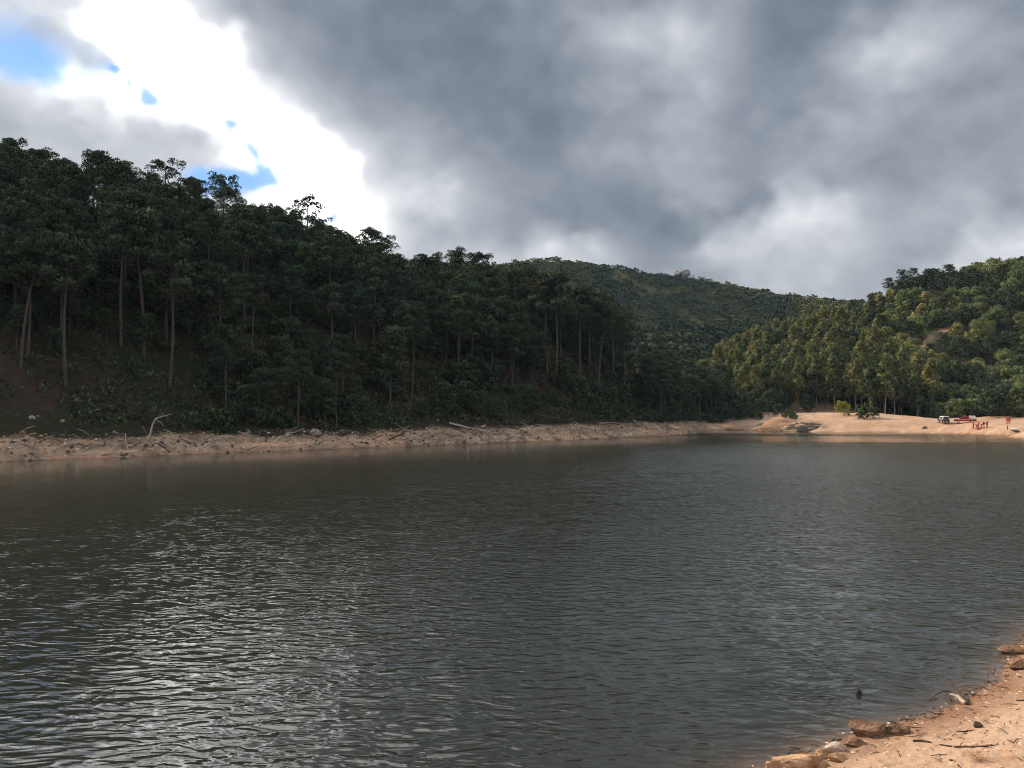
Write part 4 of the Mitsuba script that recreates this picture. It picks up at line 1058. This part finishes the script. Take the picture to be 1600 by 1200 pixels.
# red pickup with a white canopy, nose to the left
p = hit([1508], [660.5], 150, 330)[0]
car('pickup_truck', 'red pickup with a white canopy parked side on at the top of the beach',
    [(-2.6, .42), (-2.62, .85), (-2.5, .98), (-1.25, 1.06), (2.55, 1.06), (2.6, .5), (2.4, .4), (-2.4, .36)], [(-1.35, 1.0), (-.55, 1.70), (.85, 1.74), (.92, 1.0)],
    [[(-1.02, 1.10), (-.5, 1.58), (-.12, 1.62), (-.12, 1.10)], [(-.02, 1.10), (-.02, 1.62), (.72, 1.62), (.76, 1.10)]], ((-1.62, .38), (1.55, .38)), p + [0, 0, .02], math.radians(-25), 'red_paint', 'red_paint',
    extra=[('canopy', tuple(extrude(sg.Polygon([(.97, 1.07), (.97, 1.82), (1.2, 1.88), (2.35, 1.86), (2.58, 1.07)]).buffer(.04).buffer(-.04), 1.66)), 'white_paint'), ('stripe', box(-2.2, 2.4, -.905, .905, .80, .86), 'white_paint'), ('bumper', box(-2.72, -2.55, -.85, .85, .38, .62), 'black_plastic'),
           ('bumper', box(2.52, 2.72, -.85, .85, .42, .62), 'black_plastic'), ('headlight', box(-2.66, -2.55, -.84, -.5, .72, .88), 'lamp_clear'), ('headlight', box(-2.66, -2.55, .5, .84, .72, .88), 'lamp_clear'), ('taillight', box(2.55, 2.63, -.88, -.72, .66, .98), 'lamp_red'), ('taillight', box(2.55, 2.63, .72, .88, .66, .98), 'lamp_red'),
           ('windscreen', (lambda v: (v, np.array([[0, 1, 2], [0, 2, 3], [4, 6, 5], [4, 7, 6], [0, 4, 1], [1, 4, 5], [1, 5, 2], [2, 5, 6], [2, 6, 3], [3, 6, 7], [3, 7, 0], [0, 7, 4]])))(np.array([(-1.27, -.72, 1.1), (-.66, -.64, 1.64), (-.66, .64, 1.64), (-1.27, .72, 1.1), (-1.24, -.72, 1.1), (-.63, -.64, 1.64), (-.63, .64, 1.64), (-1.24, .72, 1.1)])), 'window_glass'),
           ('light_bar', box(-.2, .05, -.5, .5, 1.73, 1.84), 'lamp_clear'), ('mirror', box(-1.05, -.9, -1.05, -.9, 1.08, 1.28), 'black_plastic'), ('mirror', box(-1.05, -.9, .9, 1.05, 1.08, 1.28), 'black_plastic'), ('door_handle', box(-.35, -.2, -.91, -.88, .95, .99), 'black_plastic'), ('door_handle', box(.5, .65, -.91, -.88, .95, .99), 'black_plastic')])
# white roofed dark 4x4, seen from behind at an angle
p = hit([1474.5], [661.0], 150, 330)[0]
car('off_road_car', 'dark off-road car with a white roof standing left of the red pickup',
    [(-2.0, .45), (-2.05, .95), (-1.9, 1.05), (2.0, 1.05), (2.05, .5), (1.9, .42), (-1.8, .4)], [(-1.1, 1.0), (-.6, 1.80), (1.95, 1.82), (2.0, 1.0)],
    [[(-.85, 1.1), (-.5, 1.62), (.05, 1.62), (.05, 1.1)], [(.15, 1.1), (.15, 1.62), (.95, 1.62), (.95, 1.1)], [(1.05, 1.1), (1.05, 1.62), (1.75, 1.62), (1.82, 1.1)]], ((-1.3, .37), (1.25, .37)), p + [0, 0, .02], math.radians(-100), 'navy_paint', 'white_paint', w=1.8,
    extra=[('rear_window', box(1.93, 2.02, -.66, .66, 1.1, 1.62), 'window_glass'), ('tailgate', box(2.04, 2.08, -.78, .78, .55, 1.03), 'black_plastic'), ('bumper', box(2.02, 2.2, -.86, .86, .4, .58), 'black_plastic'), ('bumper', box(-2.2, -2.03, -.86, .86, .42, .6), 'black_plastic'), ('taillight', box(2.03, 2.09, -.88, -.80, .7, .98), 'lamp_red'), ('taillight', box(2.03, 2.09, .80, .88, .7, .98), 'lamp_red'),
           ('headlight', box(-2.09, -2.02, -.8, -.5, .72, .9), 'lamp_clear'), ('headlight', box(-2.09, -2.02, .5, .8, .72, .9), 'lamp_clear'), ('roof_rack', box(-.3, 1.6, -.55, .55, 1.84, 1.9), 'white_paint'), ('mirror', box(-.8, -.68, -1.06, -.9, 1.08, 1.28), 'black_plastic'), ('mirror', box(-.8, -.68, .9, 1.06, 1.08, 1.28), 'black_plastic')])
p = hit([1481], [661.5], 150, 330)[0]
m = trimesh.creation.box((1.9, .9, .10)); m.apply_transform(trimesh.transformations.rotation_matrix(-.1, (1, 0, 0))); m.apply_translation(p + [0, 0, .2])
solo('board', m, 'pale_board', 'flat white board lying on the sand behind the off-road car', 'board')


# ------------------------------------------------------------------ people
def ball(c, r):
    return m3.Manifold.sphere(r, 14).translate([float(a) for a in c])


def bones(chain):
    out = []
    for (a, ra), (b, rb) in chain:
        out.append(m3.Manifold.batch_hull([ball(a, ra), ball(b, rb)]))
    return m3.Manifold.batch_boolean(out, m3.OpType.Add)


def smooth_mesh(m, edge=.05):
    g = m.refine_to_length(edge).to_mesh()
    t = trimesh.Trimesh(g.vert_properties[:, :3], g.tri_verts, process=True)
    trimesh.smoothing.filter_taubin(t, iterations=6)
    return t


def person(px, py, rot, label, jacket, trousers, pose='stand', h=1.75, hair='hair', depth=None):
    """Facing local -y. Joints for a 1.75 m figure."""
    J = {'hipL': (-.10, 0, .92), 'hipR': (.10, 0, .92), 'kneeL': (-.11, -.03, .50), 'kneeR': (.12, .02, .50), 'ankL': (-.12, .02, .09), 'ankR': (.15, .06, .09), 'pel': (0, 0, .98), 'chest': (0, .0, 1.30), 'neck': (0, -.01, 1.50), 'head': (0, -.03, 1.63),
         'shL': (-.19, 0, 1.42), 'shR': (.19, 0, 1.42), 'elL': (-.27, .03, 1.14), 'elR': (.27, .03, 1.14), 'wrL': (-.25, -.08, .90), 'wrR': (.25, -.08, .90)}
    if pose == 'bend':
        for n_ in ('chest', 'neck', 'head', 'shL', 'shR', 'elL', 'elR', 'wrL', 'wrR'):
            x, y, z = J[n_]; dz = z - .98; a = math.radians(58)
            J[n_] = (x, y * math.cos(a) - dz * math.sin(a), .98 + dz * math.cos(a) + y * math.sin(a))
        for s, sg_ in (('L', -1), ('R', 1)):
            J['el' + s] = (sg_ * .24, J['sh' + s][1] - .08, J['sh' + s][2] - .27); J['wr' + s] = (sg_ * .16, J['sh' + s][1] - .2, J['sh' + s][2] - .48)
        J['kneeL'], J['kneeR'] = (-.12, -.10, .50), (.13, -.10, .50)
    if pose == 'point':
        J['elR'], J['wrR'] = (.46, -.02, 1.36), (.70, -.05, 1.32)
    if pose == 'work':
        J['elL'], J['elR'], J['wrL'], J['wrR'] = (-.26, -.08, 1.15), (.26, -.08, 1.15), (-.14, -.32, 1.10), (.14, -.32, 1.10)
    J = {n_: np.array(v) * h / 1.75 for n_, v in J.items()}
    B = [((J['hip' + s], .085), (J['knee' + s], .060)) for s in 'LR'] + [((J['knee' + s], .058), (J['ank' + s], .042)) for s in 'LR'] + [((J['hipL'], .10), (J['hipR'], .10)), ((J['pel'], .13), (J['chest'], .14)), ((J['chest'], .12), (J['neck'], .06)), ((J['shL'], .06), (J['shR'], .06)), ((J['chest'], .13), (J['shL'], .06)), ((J['chest'], .13), (J['shR'], .06))]
    B += [((J['sh' + s], .055), (J['el' + s], .042)) for s in 'LR'] + [((J['el' + s], .04), (J['wr' + s], .03)) for s in 'LR'] + [((J['neck'], .055), (J['head'] - [0, 0, .06], .06)), ((J['head'] + [0, .015, .03], .095), (J['head'] + [0, -.02, -.05], .065)), ((J['head'] + [0, -.10, .0], .014), (J['head'] + [0, -.115, -.02], .016))]
    for s, q in (('L', -1), ('R', 1)):
        w_ = J['wr' + s]; dv = w_ - J['el' + s]; dv = dv / np.linalg.norm(dv)
        sd = np.cross(dv, [0, 1, 0]) if abs(dv[1]) < .8 else np.array([1.0, 0, 0]); sd = sd / (np.linalg.norm(sd) + 1e-9)
        B.append(((w_, .028), (w_ + dv * .085, .036)))
        for j, (o, L) in enumerate(((-.030, .075), (-.010, .088), (.010, .082), (.029, .065))):
            k0 = w_ + dv * .09 + sd * o; k1 = k0 + dv * L * .55 + np.array([0, -.008, 0]); B += [((k0, .010), (k1, .009)), ((k1, .009), (k1 + dv * L * .4 + np.array([0, -.02, -.0]), .008))]
        k0 = w_ + dv * .035 + sd * -.03; k1 = k0 + dv * .035 - sd * .03; B += [((k0, .012), (k1, .010)), ((k1, .010), (k1 + dv * .035, .008))]
    pos = hit([px], [py], 120, 330)[0] if depth is None else at(px, py, depth)
    def pl(mesh):
        m = mesh.copy(); m.apply_transform(trimesh.transformations.rotation_matrix(rot, (0, 0, 1))); m.apply_translation(pos); return m
    k = thing('person', label, 'person')
    part(k, 'body', pl(smooth_mesh(bones(B), .04)), 'skin', True)
    part(k, 'jacket', pl(smooth_mesh(bones([((J['pel'] - [0, 0, .04], .165), (J['chest'], .18)), ((J['chest'], .16), (J['neck'] - [0, 0, .05], .08)), ((J['shL'], .085), (J['shR'], .085)), ((J['chest'], .16), (J['shL'], .085)), ((J['chest'], .16), (J['shR'], .085))]
             + [((J['sh' + s], .082), (J['el' + s], .064)) for s in 'LR'] + [((J['el' + s], .062), (J['wr' + s], .05)) for s in 'LR']), .06)), jacket, True)
    part(k, 'trousers', pl(smooth_mesh(bones([((J['hip' + s], .115), (J['knee' + s], .082)) for s in 'LR'] + [((J['knee' + s], .08), (J['ank' + s] + [0, 0, .03], .07)) for s in 'LR'] + [((J['hipL'], .13), (J['hipR'], .13)), ((J['pel'], .15), (J['hipL'], .12)), ((J['pel'], .15), (J['hipR'], .12))]), .06)), trousers, True)
    part(k, 'hair', pl(smooth_mesh(bones([((J['head'] + [0, .035, .05], .092), (J['head'] + [0, .03, -.01], .085))]), .04)), hair, True)
    for s in 'LR':
        a = J['ank' + s]
        part(k, 'boot', pl(smooth_mesh(bones([((a + [0, .02, -.03], .055), (a + [0, -.13, -.045], .045)), ((a + [0, 0, .06], .058), (a, .055))]), .05)), 'boot_leather', True)
    return k


person(1521.0, 669.8, math.radians(70), 'person in red jacket and dark trousers standing leftmost of the group by the water', 'red_cloth', 'dark_cloth')
person(1526.5, 670.2, math.radians(-60), 'person in a coral jacket bending over the sledge by the water', 'coral_cloth', 'dark_cloth', 'bend')
person(1529.0, 669.4, math.radians(10), 'person in a bright coral jacket standing behind the bending one', 'coral_cloth', 'grey_cloth', 'work')
person(1533.0, 670.0, math.radians(60), 'person in a red jacket bending to the left by the water', 'red_cloth', 'dark_cloth', 'bend')
person(1537.2, 669.3, math.radians(20), 'person all in dark clothes standing between the red jackets', 'dark_cloth', 'grey_cloth', 'work', hair='hair')
person(1542.4, 668.6, math.radians(-10), 'person in red with one arm stretched out at the right of the group', 'crimson_cloth', 'crimson_cloth', 'point')
person(1573.5, 662.2, math.radians(30), 'left one of two people in crimson standing at the top of the beach', 'crimson_cloth', 'crimson_cloth', 'work')
person(1577.0, 662.0, math.radians(-40), 'right one of two people in crimson standing at the top of the beach', 'crimson_cloth', 'crimson_cloth')
# the orange inflatable sledge on the ground between them, a post, a pale boat and a stump
p = hit([1531], [670.4], 120, 330)[0]
k = thing('rescue_sledge', 'flat orange rescue sledge lying on the sand among the people by the water', 'sledge')
part(k, 'tube', tube(p + np.array([(-1.2, 0, .14), (-.9, -.35, .14), (.9, -.35, .14), (1.2, 0, .14), (.9, .35, .14), (-.9, .35, .14), (-1.2, 0, .141)]), [.13] * 7, 8), 'coral_cloth', 60)
part(k, 'floor', place(box(-1.0, 1.0, -.3, .3, .04, .10), p, 0), 'red_cloth')
p = hit([1574], [671.5], 120, 330)[0]
solo('post', tube(p + np.array([(0, 0, -.3), (.02, 0, .6), (.08, 0, 1.1)]), [.09, .08, .06], 8), 'dark_wood', 'short brown wooden post standing at the water below the two people in crimson', 'post', smooth=50)
p = hit([1584.5], [672.0], 120, 330)[0]
m = rough_stone((2.4, .9, .5), 181, 3, .15); m.apply_translation(p + [0, 0, .1])
solo('boulder', m, 'pale_board', 'low white stone at the water right of the brown post', 'stone', smooth=50)
m = rough_stone((1.6, .8, .4), 182, 3, .15); m.apply_translation(hit([1588], [674.5], 120, 330)[0] + [0, 0, .1])
solo('boulder', m, 'brown_rock', 'low dark stone before the white stone at the right end of the beach', 'stone', smooth=50)
p = hit([1444.5], [670.5], 120, 330)[0]
k = thing('stump', 'dark gnarled stump at the water edge left of the parked vehicles', 'stump')
part(k, 'stem', tube(p + np.array([(-.5, 0, .2), (0, 0, .45), (.5, 0, .35), (.8, 0, .7)]), [.16, .26, .2, .06], 8), 'dark_wood', 50)
part(k, 'root', tube(p + np.array([(-.4, 0, .3), (-.6, 0, 0), (-.7, 0, -.2)]), [.12, .08, .05], 6), 'dark_wood', 50)
part(k, 'root', tube(p + np.array([(.4, 0, .35), (.5, 0, 0), (.55, 0, -.2)]), [.12, .08, .05], 6), 'dark_wood', 50)

# the earth track on the right hill
tp = hit([1440, 1446, 1456, 1468, 1480], [540, 531, 526, 521, 518], 250, 470)
HAZE_TOP = float(GZ.max()) + 12
scene['air'] = {'type': 'homogeneous', 'albedo': .95, 'sigma_t': {'type': 'rgb', 'value': [.000024, .000038, .000056]}}
scene['haze'] = {'type': 'cube', 'to_world': T().translate([0, 0, HAZE_TOP / 2 - 5]).scale([2300, 2300, HAZE_TOP / 2 + 5]), 'bsdf': {'type': 'null'}, 'interior': {'type': 'ref', 'id': 'air'}}
tag('haze', 'thin bluish air over the reservoir and the hills', kind='stuff')
scene['camera']['medium'] = {'type': 'ref', 'id': 'air'}
